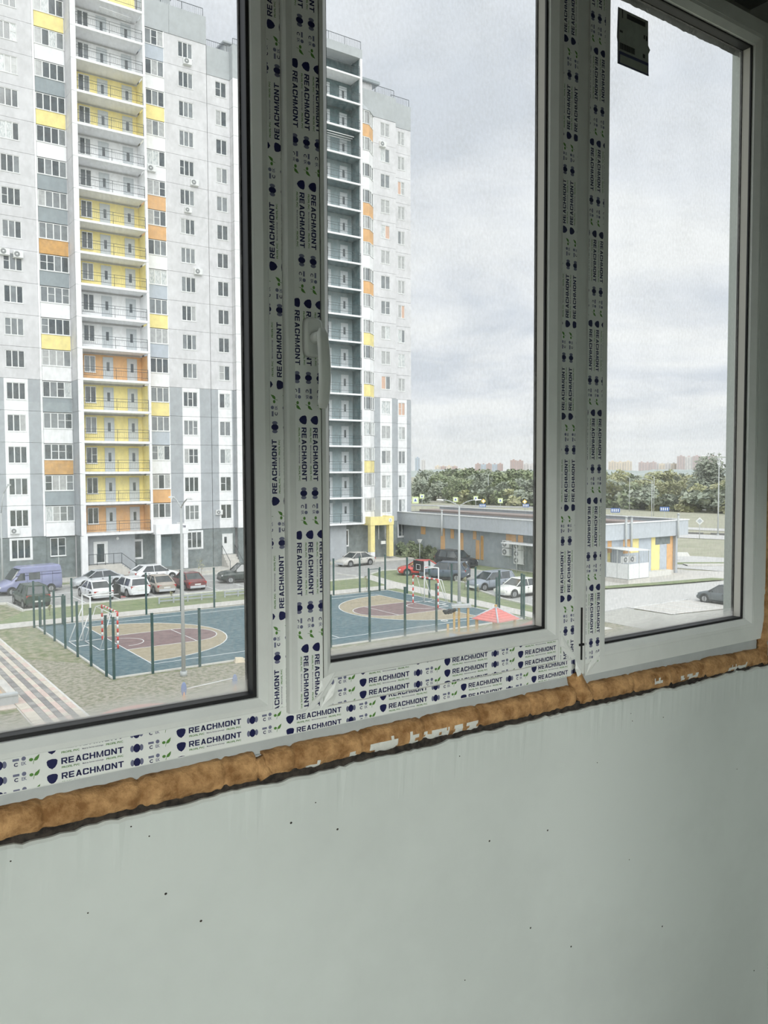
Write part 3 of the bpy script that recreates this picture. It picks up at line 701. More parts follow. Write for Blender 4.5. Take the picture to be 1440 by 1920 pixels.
# top slab, roof bands, roofs
slab(b1, 20.12, 26.35, YC - .02, Y1 + .2, 51.78, 51.99, WHITE, 'balcony_slab')
panel(b1, 20.12, 26.35, Y1, 51.99, 54.5, [YEL], name='balcony_wall'); railing(b1, 20.43, 26.33, YC + .06, 51.99)
slab(b1, 19.95, 20.41, YC, YC + .25, 51.8, 55.2, WHITE, 'corner_pier'); slab(b1, 26.35, 26.57, YC, YC + .25, 51.8, 54.6, WHITE, 'corner_pier')
slab(b1, 26.57, 29.6, Y1 - .05, Y1 + .2, 51.8, 54.5, GREYT, 'roof_band'); slab(b1, 29.62, 33.37, Y1 - .05, Y1 + .2, 51.8, 54.46, GREYT, 'roof_band')
slab(b1, 33.4, 35.8, Y1 - .05, Y1 + .2, 49.0, 51.75, GREYT, 'roof_band'); slab(b1, 35.8, 43.7, 77.55, 77.8, 49.0, 52.2, GREYT, 'roof_band')
slab(b1, 35.78, 35.98, 77.6, Y1 + .2, 49.0, 52.2, GREYT, 'roof_band')
slab(b1, 5.42, 19.95, Y1 - .05, Y1 + .2, 51.8, 54.5, GREYT, 'roof_band')
roof_rail(b1, 26.8, 33.2, Y1 + .3, 54.46); roof_rail(b1, 33.5, 35.7, Y1 + .3, 51.75, .75); roof_rail(b1, 36.0, 43.5, 77.9, 52.2, .8)
m = M(); m.box(28.6, 30.4, 80, 84, 54.4, 56.2); m.box(28.3, 30.7, 79.7, 84.3, 56.2, 56.45); mk('roof_hut', m, [GREYT], b1)
m = M(); m.box(35.7, 36.6, 79.3, 81.5, 51.6, 53.0); m.box(35.5, 37.4, 79.0, 82, 53.0, 53.15); mk('roof_hut', m, [GREYT], b1)
m = M(); m.box(5.42, 33.4, Y1 + .45, 92, 0, 54.4); m.box(33.4, 43.7, Y1 + .45, 92, 0, 51.6); m.box(19.97, 26.5, Y1 + .2, 92, 0, 54.9); mk('building_core', m, CONC, b1)
# clothes dryer and curtain on the top balconies
m = M()
for i in range(4): m.tube((22.6 + i * .02, 76.7 + i * .16, 51.4 - i * .05), (25.5, 76.7 + i * .16, 51.25 - i * .05), .03, 5)
mk('clothes_dryer', m, MWHITE, b1)
# ground storey
panel(b1, 5.42, 11.3, Y1, 0.3, 4.18, [GREYD], (8.5, 10.1, 2.25, 4.0)); add_window(b1, 8.5, Y1, 2.25, 1.6, 1.75, 3, (0,))
panel(b1, 11.3, 17.36, Y1, 0.3, 4.18, [GREYD], (14.45, 16.05, 2.3, 4.0)); add_window(b1, 14.45, Y1, 2.3, 1.6, 1.7, 3, (0,))
m = M(); frame_ring(m, 14.30, 16.20, 2.16, 4.13, 14.45, 16.05, 2.3, 4.0, Y1 - .04, Y1 + .02); mk('window_surround', m, WHITE, b1)
panel(b1, 17.36, 19.95, Y1 + .2, 0.3, 4.18, [GREYD], (17.75, 19.10, 2.35, 4.0)); add_window(b1, 17.75, Y1 + .15, 2.35, 1.35, 1.65, 2, (0,))
m = M(); m.tube((18.45, Y1 + .2, .6), (18.45, Y1 + .2, 2.3), .04, 6); mk('gas_pipe', m, GALV, b1)
slab(b1, 19.95, 20.5, YC - .02, YC + .35, .3, 4.18, WHITE, 'ground_pier'); slab(b1, 20.0, 20.15, YC + .35, Y1, .3, 4.18, GREYD, 'side_wall')
panel(b1, 20.4, 25.15, 77.5, 0.3, 4.18, [GREYL, GREYL], None)
panel(b1, 25.15, 28.3, Y1, 0.3, 4.18, [GREYD]); slab(b1, 25.0, 25.15, 77.72, Y1, .3, 4.18, GREYD, 'side_wall')
door(b1, 21.35, 77.45, 1.52, 1.15, 1.95, MWHITE, (.22, .78, .12, 1.80))
m = M(); frame_ring(m, 25.25, 26.15, 1.6, 3.5, 25.4, 26.0, 1.78, 3.3, Y1 - .05, Y1 + .02); mk('window_surround', m, WHITE, b1); put('pane', pane_mesh(.6, 1.52, 0), b1, (25.4, Y1 - .03, 1.78))
m = M(); m.box(20.55, 23.6, 76.6, 77.5, .3, 1.45); m.prismx([(76.6, .3), (77.5, .3), (77.5, .35), (76.6, .35)], 23.6, 25.0)
for i in range(6): m.box(23.6 + i * .22, 23.82 + i * .22, 76.6, 77.5, .3, 1.3 - i * .17)
mk('porch_steps', m, PAVE, b1)
m = M()
for zz in (1.0, .1): m.tube((20.6, 76.62, 1.45 + zz), (23.6, 76.62, 1.45 + zz), .025, 5); m.tube((23.6, 76.62, 1.45 + zz), (24.95, 76.62, .35 + zz), .025, 5)
for i in range(5): m.tube((20.6 + i * .75, 76.62, 1.45), (20.6 + i * .75, 76.62, 2.45), .025, 5)
m.tube((24.95, 76.62, .3), (24.95, 76.62, 1.35), .025, 5); mk('porch_railing', m, IRON, b1)
m = M(); m.disc((23.5, 77.46, 3.75), .13, (0, 1, 0), .08, 12); mk('porch_lamp', m, MWHITE, b1)
panel(b1, 28.3, 33.37, Y1, 0.0, 4.18, [GREYD], (30.6, 32.15, 2.35, 3.95)); add_window(b1, 30.6, Y1 - .02, 2.35, 1.55, 1.6, 3, (0,))
m = M(); frame_ring(m, 30.45, 32.30, 2.22, 4.08, 30.6, 32.15, 2.35, 3.95, Y1 - .05, Y1 + .02); mk('window_surround', m, WHITE, b1)
panel(b1, 33.40, 35.8, Y1, 0.0, 4.18, [GREYD]); slab(b1, 35.8, 43.7, 77.6, 77.8, 0, 4.18, GREYD, 'ground_wall')
door(b1, 34.42, Y1 - .03, 1.55, 1.0, 2.0, MWHITE, (.15, .42, 1.1, 1.75))
m = M()
for i in range(6): m.box(34.3, 35.7, Y1 - .5 - i * .28, Y1 - .22 - i * .28, 0, 1.5 - i * .25)
m.box(34.3, 35.7, Y1 - .24, Y1, 0, 1.5); mk('side_steps', m, PAVE, b1)
m = M()
for xx in (34.3, 35.7):
    m.tube((xx, Y1 - .1, 2.45), (xx, Y1 - 2.0, 1.0), .03, 5); m.tube((xx, Y1 - 2.0, 0), (xx, Y1 - 2.0, 1.0), .03, 5); m.tube((xx, Y1 - .1, 1.5), (xx, Y1 - .1, 2.45), .03, 5)
mk('step_railing', m, IRON, b1)
cn = canopy(b1, 26.60, 29.78, 75.8, Y1, 4.05, 4.98, WHITE, .42, 0.7)
put('house_number', cached('num', lambda: (lambda t: (lambda mm: mm.mesh('house_number', NAVY))(M().add([(x, 0, y) for x, y in t[0]], t[1])))(text_shape('78', .3, .22, .02))), cn, (29.2, 75.78, 4.6))
slab(b1, 27.9, 29.0, Y1 - .04, Y1 - .01, .7, 3.6, TEALL, 'entrance_door')

# ---- farther block
b2 = root('apartment_building', (0, 0, 0), label='tall apartment block with dark loggias and a yellow entrance, beyond the first block', cat='building')
YD = 75.5; YI = 77.15; YJ = 78.1; YW = 77.35
for k in range(17):
    z0 = 4.2 + ST * k; grey = k < 5; zs = 4.30 + ST * k
    slab(b2, 44.0, 49.6, YD, YW + .2, zs - .18, zs, WHITE, 'balcony_slab')
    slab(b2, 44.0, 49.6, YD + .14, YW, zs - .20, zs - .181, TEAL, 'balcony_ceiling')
    slab(b2, 49.6, 49.86, YD - .01, YD + .25, zs - .18, zs - .2 + ST, WHITE, 'corner_pier')
    slab(b2, 43.75, 44.0, YD - .01, YW + .2, zs - .18, zs - .2 + ST, WHITE, 'corner_pier')
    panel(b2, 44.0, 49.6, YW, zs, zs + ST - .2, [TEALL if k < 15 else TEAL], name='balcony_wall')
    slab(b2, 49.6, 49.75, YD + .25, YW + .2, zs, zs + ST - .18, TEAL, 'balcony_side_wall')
    door(b2, 48.15, YW - .04, zs, .8, 2.1, DOORM); door(b2, 46.05, YW - .04, zs, .75, 2.1, DOORM)
    railing(b2, 44.02, 49.58, YD + .05, zs)
    if k < 16:
        # shallow bay with glazing
        hc = {0: WHITE, 1: WHITE, 2: YEL, 3: WHITE, 4: WHITE, 5: YEL, 6: WHITE, 7: YEL, 8: WHITE, 9: ORG, 10: WHITE, 11: ORG, 12: ORG, 13: WHITE, 14: WHITE, 15: ORG}[k]
        A_, B_, C_ = (49.9, 76.2), (51.15, 76.2), (52.3, YI)
        def seg(name, z_a, z_b, ma, key, ins=0.0):
            def f():
                m = M()
                for (p, q) in ((A_, B_), (B_, C_)):
                    d = Vector((q[0] - p[0], q[1] - p[1], 0)).normalized(); nn = Vector((-d.y, d.x, 0)) * .1
                    m.hull([(p[0], p[1] + ins, 0), (q[0], q[1] + ins, 0), (q[0] + nn.x, q[1] + ins + nn.y, 0), (p[0] + nn.x, p[1] + ins + nn.y, 0)],
                           [(p[0], p[1] + ins, z_b - z_a), (q[0], q[1] + ins, z_b - z_a), (q[0] + nn.x, q[1] + ins + nn.y, z_b - z_a), (p[0] + nn.x, p[1] + ins + nn.y, z_b - z_a)])
                return m.mesh(name, ma)
            return put(name, cached((name, key, ma.name), f), b2, (0, 0, z_a))
        seg('parapet', z0 - .04, z0 + 1.26, hc, 'h')
        gl_ = seg('balcony_glazing', z0 + 1.30, z0 + 2.72, PANES[rnd.choice((1, 2, 2, 3))], 'g', .03)
        def bars():
            m = M()
            for zz in (0, 1.36): 
                for (p, q) in ((A_, B_), (B_, C_)): m.tube((p[0], p[1], zz), (q[0], q[1], zz), .05, 4, smooth=False)
            for t in (0, .5, 1):
                for (p, q) in ((A_, B_), (B_, C_)): 
                    x = p[0] + (q[0] - p[0]) * t; y = p[1] + (q[1] - p[1]) * t; m.box(x - .045, x + .045, y - .04, y + .03, 0, 1.36)
            return m.mesh('glazing_frame', MWHITE)
        put('glazing_frame', cached('bayframe', bars), gl_, (0, 0, 0.03))
        wm = [GREYL if grey else CONC, WHITE if grey else CONC]; wz = z0 + .96
        panel(b2, 52.3, 55.42, YI, z0, z0 + ST, wm, (53.32, 54.57, wz, wz + 1.48), (53.14, 54.76))
        add_window(b2, 53.32, YI + .03, wz, 1.25, 1.48, 2, (1, 1, 2, 2, 3, 4))
        panel(b2, 55.44, 58.2, YJ, z0, z0 + ST, wm, (56.36, 57.33, wz, wz + 1.48), (56.28, 57.56))
        add_window(b2, 56.36, YJ + .03, wz, .97, 1.48, 2, (1, 1, 2, 2, 3, 4))
slab(b2, 43.75, 49.86, YD - .02, YW + .2, 53.8, 54.75, GREYT, 'roof_band'); slab(b2, 44.0, 49.6, YD, YW + .2, 51.72, 51.9, WHITE, 'balcony_slab')
slab(b2, 49.6, 49.86, YD - .01, YD + .25, 51.7, 53.8, WHITE, 'corner_pier'); panel(b2, 44.0, 49.6, YW, 51.9, 53.8, [TEAL], name='balcony_wall'); railing(b2, 44.02, 49.58, YD + .05, 51.9)
slab(b2, 49.6, 49.75, YD + .25, YW + .2, 51.7, 53.8, TEAL, 'balcony_side_wall')
roof_rail(b2, 43.8, 49.8, YD + .2, 54.75)
slab(b2, 49.9, 55.42, YI - .03, YI + .2, 49.02, 51.7, GREYT, 'roof_band'); slab(b2, 55.44, 58.22, YJ - .03, YJ + .2, 49.02, 51.7, GREYT, 'roof_band')
slab(b2, 52.25, 52.3, 76.2, YI + .1, 4.2, 4.3, WHITE, 'trim_strip')
m = M(); m.hull([(49.8, 76.1, 48.95), (51.2, 76.1, 48.95), (52.5, YI, 48.95), (49.8, YI, 48.95)], [(49.8, YI - .02, 50.6), (50.1, YI - .02, 50.6), (50.15, YI, 50.6), (49.8, YI, 50.6)]); mk('bay_roof', m, GREYT, b2)
roof_rail(b2, 50.2, 55.3, YI + .2, 51.7, .85); roof_rail(b2, 55.6, 58.1, YJ + .2, 51.7, .85)
m = M(); m.box(50.3, 53.2, 78.6, 82, 51.6, 53.2, 0); m.box(50.0, 54.0, 78.2, 82.6, 53.2, 53.5, 1); mk('roof_hut', m, [CONC, BLUG], b2)
m = M(); m.box(43.75, 58.2, YJ + .2, 92, 0, 51.6); m.box(49.75, 55.4, YW + .2, YJ + .3, 0, 51.6); m.box(43.75, 49.7, YW + .2, 92, 0, 54.7); mk('building_core', m, CONC, b2)
m = M()
for i in range(3): m.tube((45.6, 75.9 + i * .3, 45.6 - .1 * i), (49.0, 75.9 + i * .3, 45.6 - .1 * i), .05, 5)
mk('clothes_dryer', m, MWHITE, b2)
slab(b2, 43.75, 48.2, 76.6, YW, 0, 4.1, GREYL, 'ground_wall'); slab(b2, 48.2, 52.3, YW, YW + .19, 0, 4.1, GREYD, 'ground_wall')
m = M(); frame_ring(m, 48.3, 48.95, 1.6, 3.5, 48.42, 48.83, 1.75, 3.35, YW - .05, YW + .02); mk('window_surround', m, WHITE, b2); put('pane', pane_mesh(.41, 1.6, 0), b2, (48.42, YW - .03, 1.75))
panel(b2, 52.3, 55.42, YI, 0, 4.18, [GREYD]); panel(b2, 55.44, 58.2, YJ, 0, 4.18, [GREYD], (56.3, 57.35, 2.3, 4.0)); add_window(b2, 56.3, YJ, 2.3, 1.05, 1.7, 2, (0,))
m = M(); frame_ring(m, 56.17, 57.48, 2.15, 4.12, 56.3, 57.35, 2.3, 4.0, YJ - .04, YJ + .02); mk('window_surround', m, WHITE, b2)
cn = canopy(b2, 50.45, 53.6, 75.2, YI, 3.95, 4.90, YEL, .56, 0.4, WHITE)
m = M(); m.disc((53.1, 75.18, 4.45), .24, (0, 1, 0), .03, 18, 0); t_ = text_shape('5', .16, .26, .03); m.add([(53.02 + x, 75.16, 4.32 + y) for x, y in t_[0]], t_[1], 1)
mk('number_plate', m, [MWHITE, GREYL], cn)
slab(b2, 51.6, 52.2, YI - .04, YI - .01, .3, 3.3, TEALL, 'entrance_door'); slab(b2, 53.42, 53.6, 75.3, 75.4, 2.0, 3.9, MWHITE, 'notice_strip')
m = M(); m.tube((52.0, 75.9, 2.3), (52.0, 75.9, 3.95), .03, 5); m.tube((52.9, 75.9, 2.3), (52.9, 75.9, 3.95), .03, 5); m.box(52.4, 53.0, 75.95, 76.1, 1.75, 2.1); mk('entrance_fittings', m, MWHITE, b2)

# ---- air conditioners hung on the facades
acm = cached('acb', lambda: M().box(-.40, .40, -.30, 0, 0, .56).box(-.42, .42, -.05, .05, -.05, 0).mesh('housing', MWHITE))
def fan_mesh():
    m = M(); m.disc((0, 0, 0), .23, (0, 1, 0), .02, 16, 0); m.disc((0, -.012, 0), .07, (0, 1, 0), .02, 10, 1)
    for i in range(4): m.box(-.22, .22, -.016, -.01, -.15 + i * .1 - .006, -.15 + i * .1 + .006, 1)
    return m.mesh('fan_grille', [mat('fan_dark', (120, 124, 126), 0.6), MWHITE])
fan_m = fan_mesh()
def ac(x, y, z, label, sc=1.0, group=None):
    r = root('air_conditioner', (x, y, z), 0, label, 'air conditioner', group); r.scale = (sc, sc, sc)
    put('housing', acm, r); put('fan_grille', fan_m, r, (-.12, -.31, .28)); return r
ac(31.35, 78.33, 49.3, 'white air conditioner under the topmost three-part window')
ac(27.6, 78.28, 38.4, 'white air conditioner on a white parapet beside the grey wall')
ac(31.9, 78.33, 37.9, 'white air conditioner four storeys under the topmost wall window')
ac(31.2, 78.33, 35.2, 'small white air conditioner centred below a wall window', .85)
ac(32.15, 78.33, 29.35, 'white air conditioner at the lower corner of a window, cable beside it')
ac(14.5, 78.33, 28.75, 'first of a pair of air conditioners at the leftmost windows')
ac(15.6, 78.33, 28.65, 'second of a pair of air conditioners at the leftmost windows')
ac(14.75, 78.33, 4.55, 'white air conditioner above the ground-floor window behind the van', .9)
ac(34.0, 78.33, 5.6, 'white air conditioner by the lowest window above the side door', .85)
ac(53.5, 77.13, 45.9, 'white air conditioner under a window of the farther block')

# ------------------------------------------------------------------ ground
def flat(name, poly, z0, z1, ma, label=None, parent=None): return mk(name, M().prism(poly, z0, z1), ma, parent, kind='structure')
m = M(); m.box(-900, 3600, -900, 4200, -1.0, 0.0); struct('ground', m, FIELD)
flat('ground_lawn', [(-40, 30), (9, 30), (60, 30), (47, 64), (30, 63.6), (12.2, 63), (11.5, 67.3), (-40, 67.3)], 0, .012, GRASS)
flat('ground_soil', [(9.02, 20), (52, 20), (48, 34), (42, 39), (11.6, 39.5), (11.4, 44), (9.02, 47)], .012, .020, SOIL)
flat('ground_soil', [(-6, 20), (6.9, 20), (6.9, 36.6), (-6, 36.6)], .012, .020, SOIL)
flat('parking_asphalt', [(-40, 67.35), (12, 67.35), (12.3, 63), (14.4, 63.4), (41.9, 63.7), (45.2, 66.9), (48.5, 66.8), (47.1, 55.3), (45.2, 51.6), (43.6, 46.8), (42.9, 42.6), (42.6, 38), (56, 38), (53.6, 52.5), (55.2, 66), (58, 74), (50, 74.6), (-40, 74.6)], .02, .04, ASPH)
flat('verge_grass', [(35.3, 58.4), (40.9, 58.5), (41.9, 63.6), (38.3, 63.5), (33, 63.5), (20, 63.6), (12.4, 62.9), (9.6, 58.5)], .02, .06, GRASS2)
flat('verge_grass', [(43.9, 65.4), (46.3, 67.0), (48.9, 66.5), (47.1, 55.3), (45.2, 51.6), (43.6, 46.8), (42.9, 42.6), (42.6, 38), (41.1, 38), (41.2, 41), (42.6, 59.8)], .021, .062, GRASS2)
flat('verge_grass', [(39.1, 38), (39.6, 38.5), (40.5, 56.3), (39.2, 56.3)], .022, .058, GRASS2)
flat('building_apron', [(5, 75.6), (33.5, 75.6), (34.5, 76.4), (43.7, 76.4), (43.7, 79), (5, 79)], .02, .32, PAVE)
flat('building_verge', [(34.5, 74.8), (43, 74.8), (43, 76.4), (34.5, 76.4)], .02, .10, GRASS2)
flat('building_verge', [(16.6, 75.0), (19.5, 75.0), (19.5, 75.6), (16.6, 75.6)], .05, .20, GRASS2)
flat('building_verge', [(22.0, 75.0), (25.0, 75.0), (25.0, 75.6), (22.0, 75.6)], .05, .20, GRASS2)
flat('entrance_paving', [(46, 74.6), (55.5, 74.0), (56.5, 79), (43.7, 79), (43.7, 74.8)], .02, .18, PAVE)
flat('building_verge', [(54.4, 75.0), (59.6, 76.6), (61, 84), (55.2, 78.2)], .18, .28, GRASS2)
flat('building_verge', [(54.2, 66.3), (53.9, 61.1), (52.6, 52.5), (53.6, 48), (56.9, 48.8), (56.9, 74.5)], .04, .12, GRASS2)
# kerbs
def kerb(pts, w=.14, h=.16):
    m = M()
    for a, b in zip(pts, pts[1:]):
        a = Vector((a[0], a[1], 0)); b = Vector((b[0], b[1], 0)); n_ = max(1, round((b - a).length / 1.0)); d = (b - a).normalized(); p = Vector((-d.y, d.x, 0)) * w / 2
        for i in range(n_):
            s_ = a.lerp(b, i / n_) + d * .008; e_ = a.lerp(b, (i + 1) / n_) - d * .008
            m.hull([s_ - p, e_ - p, e_ + p, s_ + p], [v + Vector((0, 0, h)) for v in (s_ - p, e_ - p, e_ + p, s_ + p)])
    mk('kerb', m, KERB, kind='structure')
kerb([(-20, 67.35), (12, 67.35), (12.3, 63.0), (14.4, 63.4), (41.9, 63.7)])
kerb([(41.4, 67.5), (41.9, 63.7)]); kerb([(43.9, 65.4), (46.3, 67.0), (48.9, 66.6), (47.1, 55.3), (45.2, 51.6), (43.6, 46.8), (42.9, 42.6)])
kerb([(53.6, 48), (52.6, 52.5), (53.9, 61.1), (54.2, 66.3)]); kerb([(9, 74.8), (45, 74.8)]); kerb([(9.05, 28), (9.05, 56.2)], .1, .06)
# footpaths
flat('footpath', [(-20, 56.1), (40.3, 56.5), (41.9, 63.6), (43.7, 65.1), (42.7, 59.8), (41.1, 40.9), (41.0, 36), (39.5, 36), (39.6, 39.4), (40.4, 56.4), (40.9, 58.4), (-20, 58.4)][0:0] + [(-20, 56.45), (40.4, 56.5), (40.9, 58.3), (-20, 58.3)], .03, .075, PAVE)
flat('footpath', [(39.5, 34), (41.0, 34), (41.1, 40.9), (42.7, 59.8), (43.7, 65.1), (41.9, 63.6), (40.4, 56.5), (39.6, 39.4)], .031, .078, PAVE)
# parking bay lines
m = M()
for x in (14.6, 17.0, 19.6, 22.4, 25.1, 27.9, 30.6): m.box(x - .05, x + .05, 63.7, 68.2, .04, .046)
m.hull([(15, 70.3, .04), (32, 70.6, .04), (32, 70.7, .04), (15, 70.4, .04)], [(15, 70.3, .046), (32, 70.6, .046), (32, 70.7, .046), (15, 70.4, .046)])
for y in (60.5, 56.5, 53.6, 49.6, 45.6): m.box(45.5 if y < 55 else 47, 50, y - .05, y + .05, .04, .046)
mk('parking_lines', m, LINE, kind='structure')

# tiled path of separate pavers
pv = root('paver_path', (0, 0, 0), kind='structure', label='striped path of pale and dark pavers')
cols = [(6.95, 7.40, 0), (7.40, 7.68, 1), (7.68, 7.95, 0), (7.95, 8.22, 1), (8.22, 8.47, 0), (8.47, 8.73, 1), (8.73, 9.0, 0)]
PL = [mat('paver_pale', (208, 200, 186), 0.9, var=0.05, scale=3), mat('paver_pale_warm', (210, 190, 180), 0.9, var=0.05, scale=3)]
PD = [mat('paver_dark', (162, 160, 156), 0.9, var=0.08, scale=3), mat('paver_dark_grey', (142, 140, 138), 0.9, var=0.08, scale=3)]
for (a, b_, d) in cols:
    for i in range(41):
        ma = rnd.choice(PD if d else [PL[0], PL[0], PL[1]])
        me = cached(('pv', round(b_ - a, 2), ma.name), lambda: M().box(.006, b_ - a - .006, .006, .494, 0, .05).mesh('paver', ma))
        put('paver', me, pv, (a, 33.2 + i * .5, .012 + rnd.uniform(0, .006)))
flat('paver_bed', [(6.9, 28), (9.0, 28), (9.0, 56), (6.9, 56)], .005, .02, PAVE)
flat('sand_surround', [(2.0, 37.2), (6.9, 37.2), (6.9, 55), (2.0, 55)], .012, .05, mat('pale_slabs', (212, 200, 190), 0.9, var=0.05, scale=2))
sb = root('sandbox', (4.4, 39.6, 0), 0, 'low grey sandbox edge with ochre sand beside the striped path', 'sandbox')
m = M(); m.box(-2.6, 2.7, -1.75, -1.45, 0, .42); m.box(-2.6, 2.7, -1.80, -1.40, .42, .50); mk('front_beam', m, GALV, sb)
m = M(); m.box(2.4, 2.75, -1.45, 1.8, .04, .35); mk('side_beam', m, PAVE, sb)
m = M(); m.box(-2.6, 2.4, -1.45, 1.8, .03, .15); o = mk('sand', m, mat('sand', (214, 190, 162), 0.95, var=0.05, scale=3), sb)

# ------------------------------------------------------------------ sports court
ct = root('sports_court', (0, 0, 0), kind='structure', label='blue ball court with two tan half circles and maroon keys')
CX0, CX1, CY0, CY1 = 11.75, 39.1, 39.85, 55.85
mk('court_surface', M().box(CX0, CX1, CY0, CY1, .02, .07), CBLUE, ct)
mk('court_edging', (lambda m: (m.box(CX0 - .1, CX0, CY0 - .1, CY1 + .1, .02, .10), m.box(CX1, CX1 + .1, CY0 - .1, CY1 + .1, .02, .10), m.box(CX0, CX1, CY0 - .1, CY0, .02, .10), m.box(CX0, CX1, CY1, CY1 + .1, .02, .10), m)[-1])(M()), KERB, ct)
def dshape(x0, cx, cy, rx, ry, sgn, n=28): return [(x0, cy - ry)] + [(cx + sgn * rx * math.sin(PI * i / n), cy - ry * math.cos(PI * i / n)) for i in range(n + 1)] + [(x0, cy + ry)]
def poly_line(m, pts, w, z0, z1):
    for a, b in zip(pts, pts[1:]):
        a = Vector((a[0], a[1], 0)); b = Vector((b[0], b[1], 0))
        if (b - a).length < 1e-4: continue
        d = (b - a).normalized(); p = Vector((-d.y, d.x, 0)) * w / 2
        q = [a - p, b - p, b + p, a + p]; m.hull([v + Vector((0, 0, z0)) for v in q], [v + Vector((0, 0, z1)) for v in q])
for sgn, x0, nm in ((1, 14.25, 'a'), (-1, 37.05, 'b')):
    cy = 48.0
    big = dshape(x0, x0 + sgn * .4, cy, 6.1, 5.9, sgn); key = dshape(x0, x0 + sgn * 4.1, cy - .2, 1.95, 2.15, sgn)
    if sgn < 0: big = big[::-1]; key = key[::-1]
    mk('court_half_circle', M().prism(big, .07, .076), CTAN, ct); mk('court_key', M().prism(key, .076, .082), CRED, ct)
    m = M(); poly_line(m, big + big[:1], .06, .074, .084); poly_line(m, key + key[:1], .05, .080, .088)
    poly_line(m, [(x0 + sgn * 4.1, cy - 2.35), (x0 + sgn * 4.1, cy + 1.95)], .05, .080, .088)
    poly_line(m, [(x0 + sgn * 1.2 * math.sin(PI * i / 14) + sgn * .4, cy - .2 - 1.2 * math.cos(PI * i / 14)) for i in range(15)], .05, .080, .088)
    mk('court_lines', m, LINE, ct)
m = M(); poly_line(m, [(14.25, 41.5), (37.05, 41.5), (37.05, 54.6), (14.25, 54.6), (14.25, 41.5)], .06, .071, .078); poly_line(m, [(25.6, 41.5), (25.6, 54.6)], .06, .071, .078); mk('court_lines', m, LINE, ct)

fp_m = M().box(-.055, .055, -.05, .05, 0, 3.0).box(-.065, .065, -.06, .06, 3.0, 3.03).mesh('post', GPOST)
fn = root('court_fence', (0, 0, 0), 0, 'open fence of dark green steel posts round the blue court', 'fence')
posts = [(x, 55.95) for x in (11.55, 13.9, 16.4, 18.85, 21.35, 23.85, 26.3, 28.9, 31.4, 33.97, 36.45, 38.97)]
posts += [(11.6, y) for y in (53.3, 50.8, 48.3, 45.7, 43.1, 40.45)] + [(x, 39.72) for x in (11.75, 13.65, 16.1, 18.7, 21.3, 23.9, 26.55, 29.1, 31.5, 34.05, 36.5, 38.95)]
posts += [(39.2, y) for y in (53.2, 50.3, 47.6, 44.9, 42.4, 40.2)]
for i, (x, y) in enumerate(posts): put('post', fp_m, fn, (x, y, 0))
m = M()
for z in (.15, .9, 1.7, 2.4, 2.95):
    for a, b in (((11.55, 55.95), (38.97, 55.95)), ((11.6, 55.95), (11.7, 39.72)), ((11.75, 39.72), (38.95, 39.72)), ((39.2, 39.72), (39.0, 55.95))): m.tube((*a, z), (*b, z), .0025, 3)
mk('tension_wire', m, GPOST, fn)
def gate(x, y, w, label):
    r = root('gate', (x, y, 0), 0, label, 'gate')
    for xx in (0, w): mk('gate_post', M().box(xx - .05, xx + .05, -.05, .05, 0, 2.05), GPOST, r)
    m = M(); m.box(.07, w - .07, -.02, .02, 1.9, 1.95); m.box(.07, w - .07, -.02, .02, .1, .15); m.box(.07, .11, -.02, .02, .15, 1.9); m.box(w - .11, w - .07, -.02, .02, .15, 1.9); mk('gate_leaf', m, GPOST, r)
gate(11.85, 55.75, 1.45, 'dark green gate frame at the corner of the court behind the white goal'); gate(37.25, 55.85, 1.1, 'dark green gate frame beside the diagonal footpath')

def goal(loc, rz, label):
    r = root('football_goal', loc, rz, label, 'goal')
    # local x points into the goal (backwards), y along the mouth
    def striped(p, q, name, n=9):
        m = M(); p = Vector(p); q = Vector(q)
        for i in range(n): m.tube(p.lerp(q, i / n), p.lerp(q, (i + 1) / n), .055, 8, mi=i % 2)
        mk(name, m, [MRED, MWHITE], r)
    w = 3.0
    striped((0, 0, 0), (0, 0, 2.05), 'goal_post'); striped((0, w, 0), (0, w, 2.05), 'goal_post'); striped((0, 0, 2.05), (0, w, 2.05), 'crossbar', 11)
    m = M()
    for y in (0, w): m.path([(0, y, 2.05), (.35, y, 2.02), (1.0, y, .04), (0, y, .04)], .022, 6)
    m.tube((1.0, 0, .04), (1.0, w, .04), .03, 6); m.tube((.35, 0, 2.02), (.35, w, 2.02), .022, 6)
    mk('rear_frame', m, MWHITE, r); return r
goal((13.95, 46.3, .07), PI, 'red and white striped goal nearest the striped paver path').scale = (1, -1, 1)
goal((36.95, 46.4, .07), 0, 'red and white striped goal at the far end of the court')
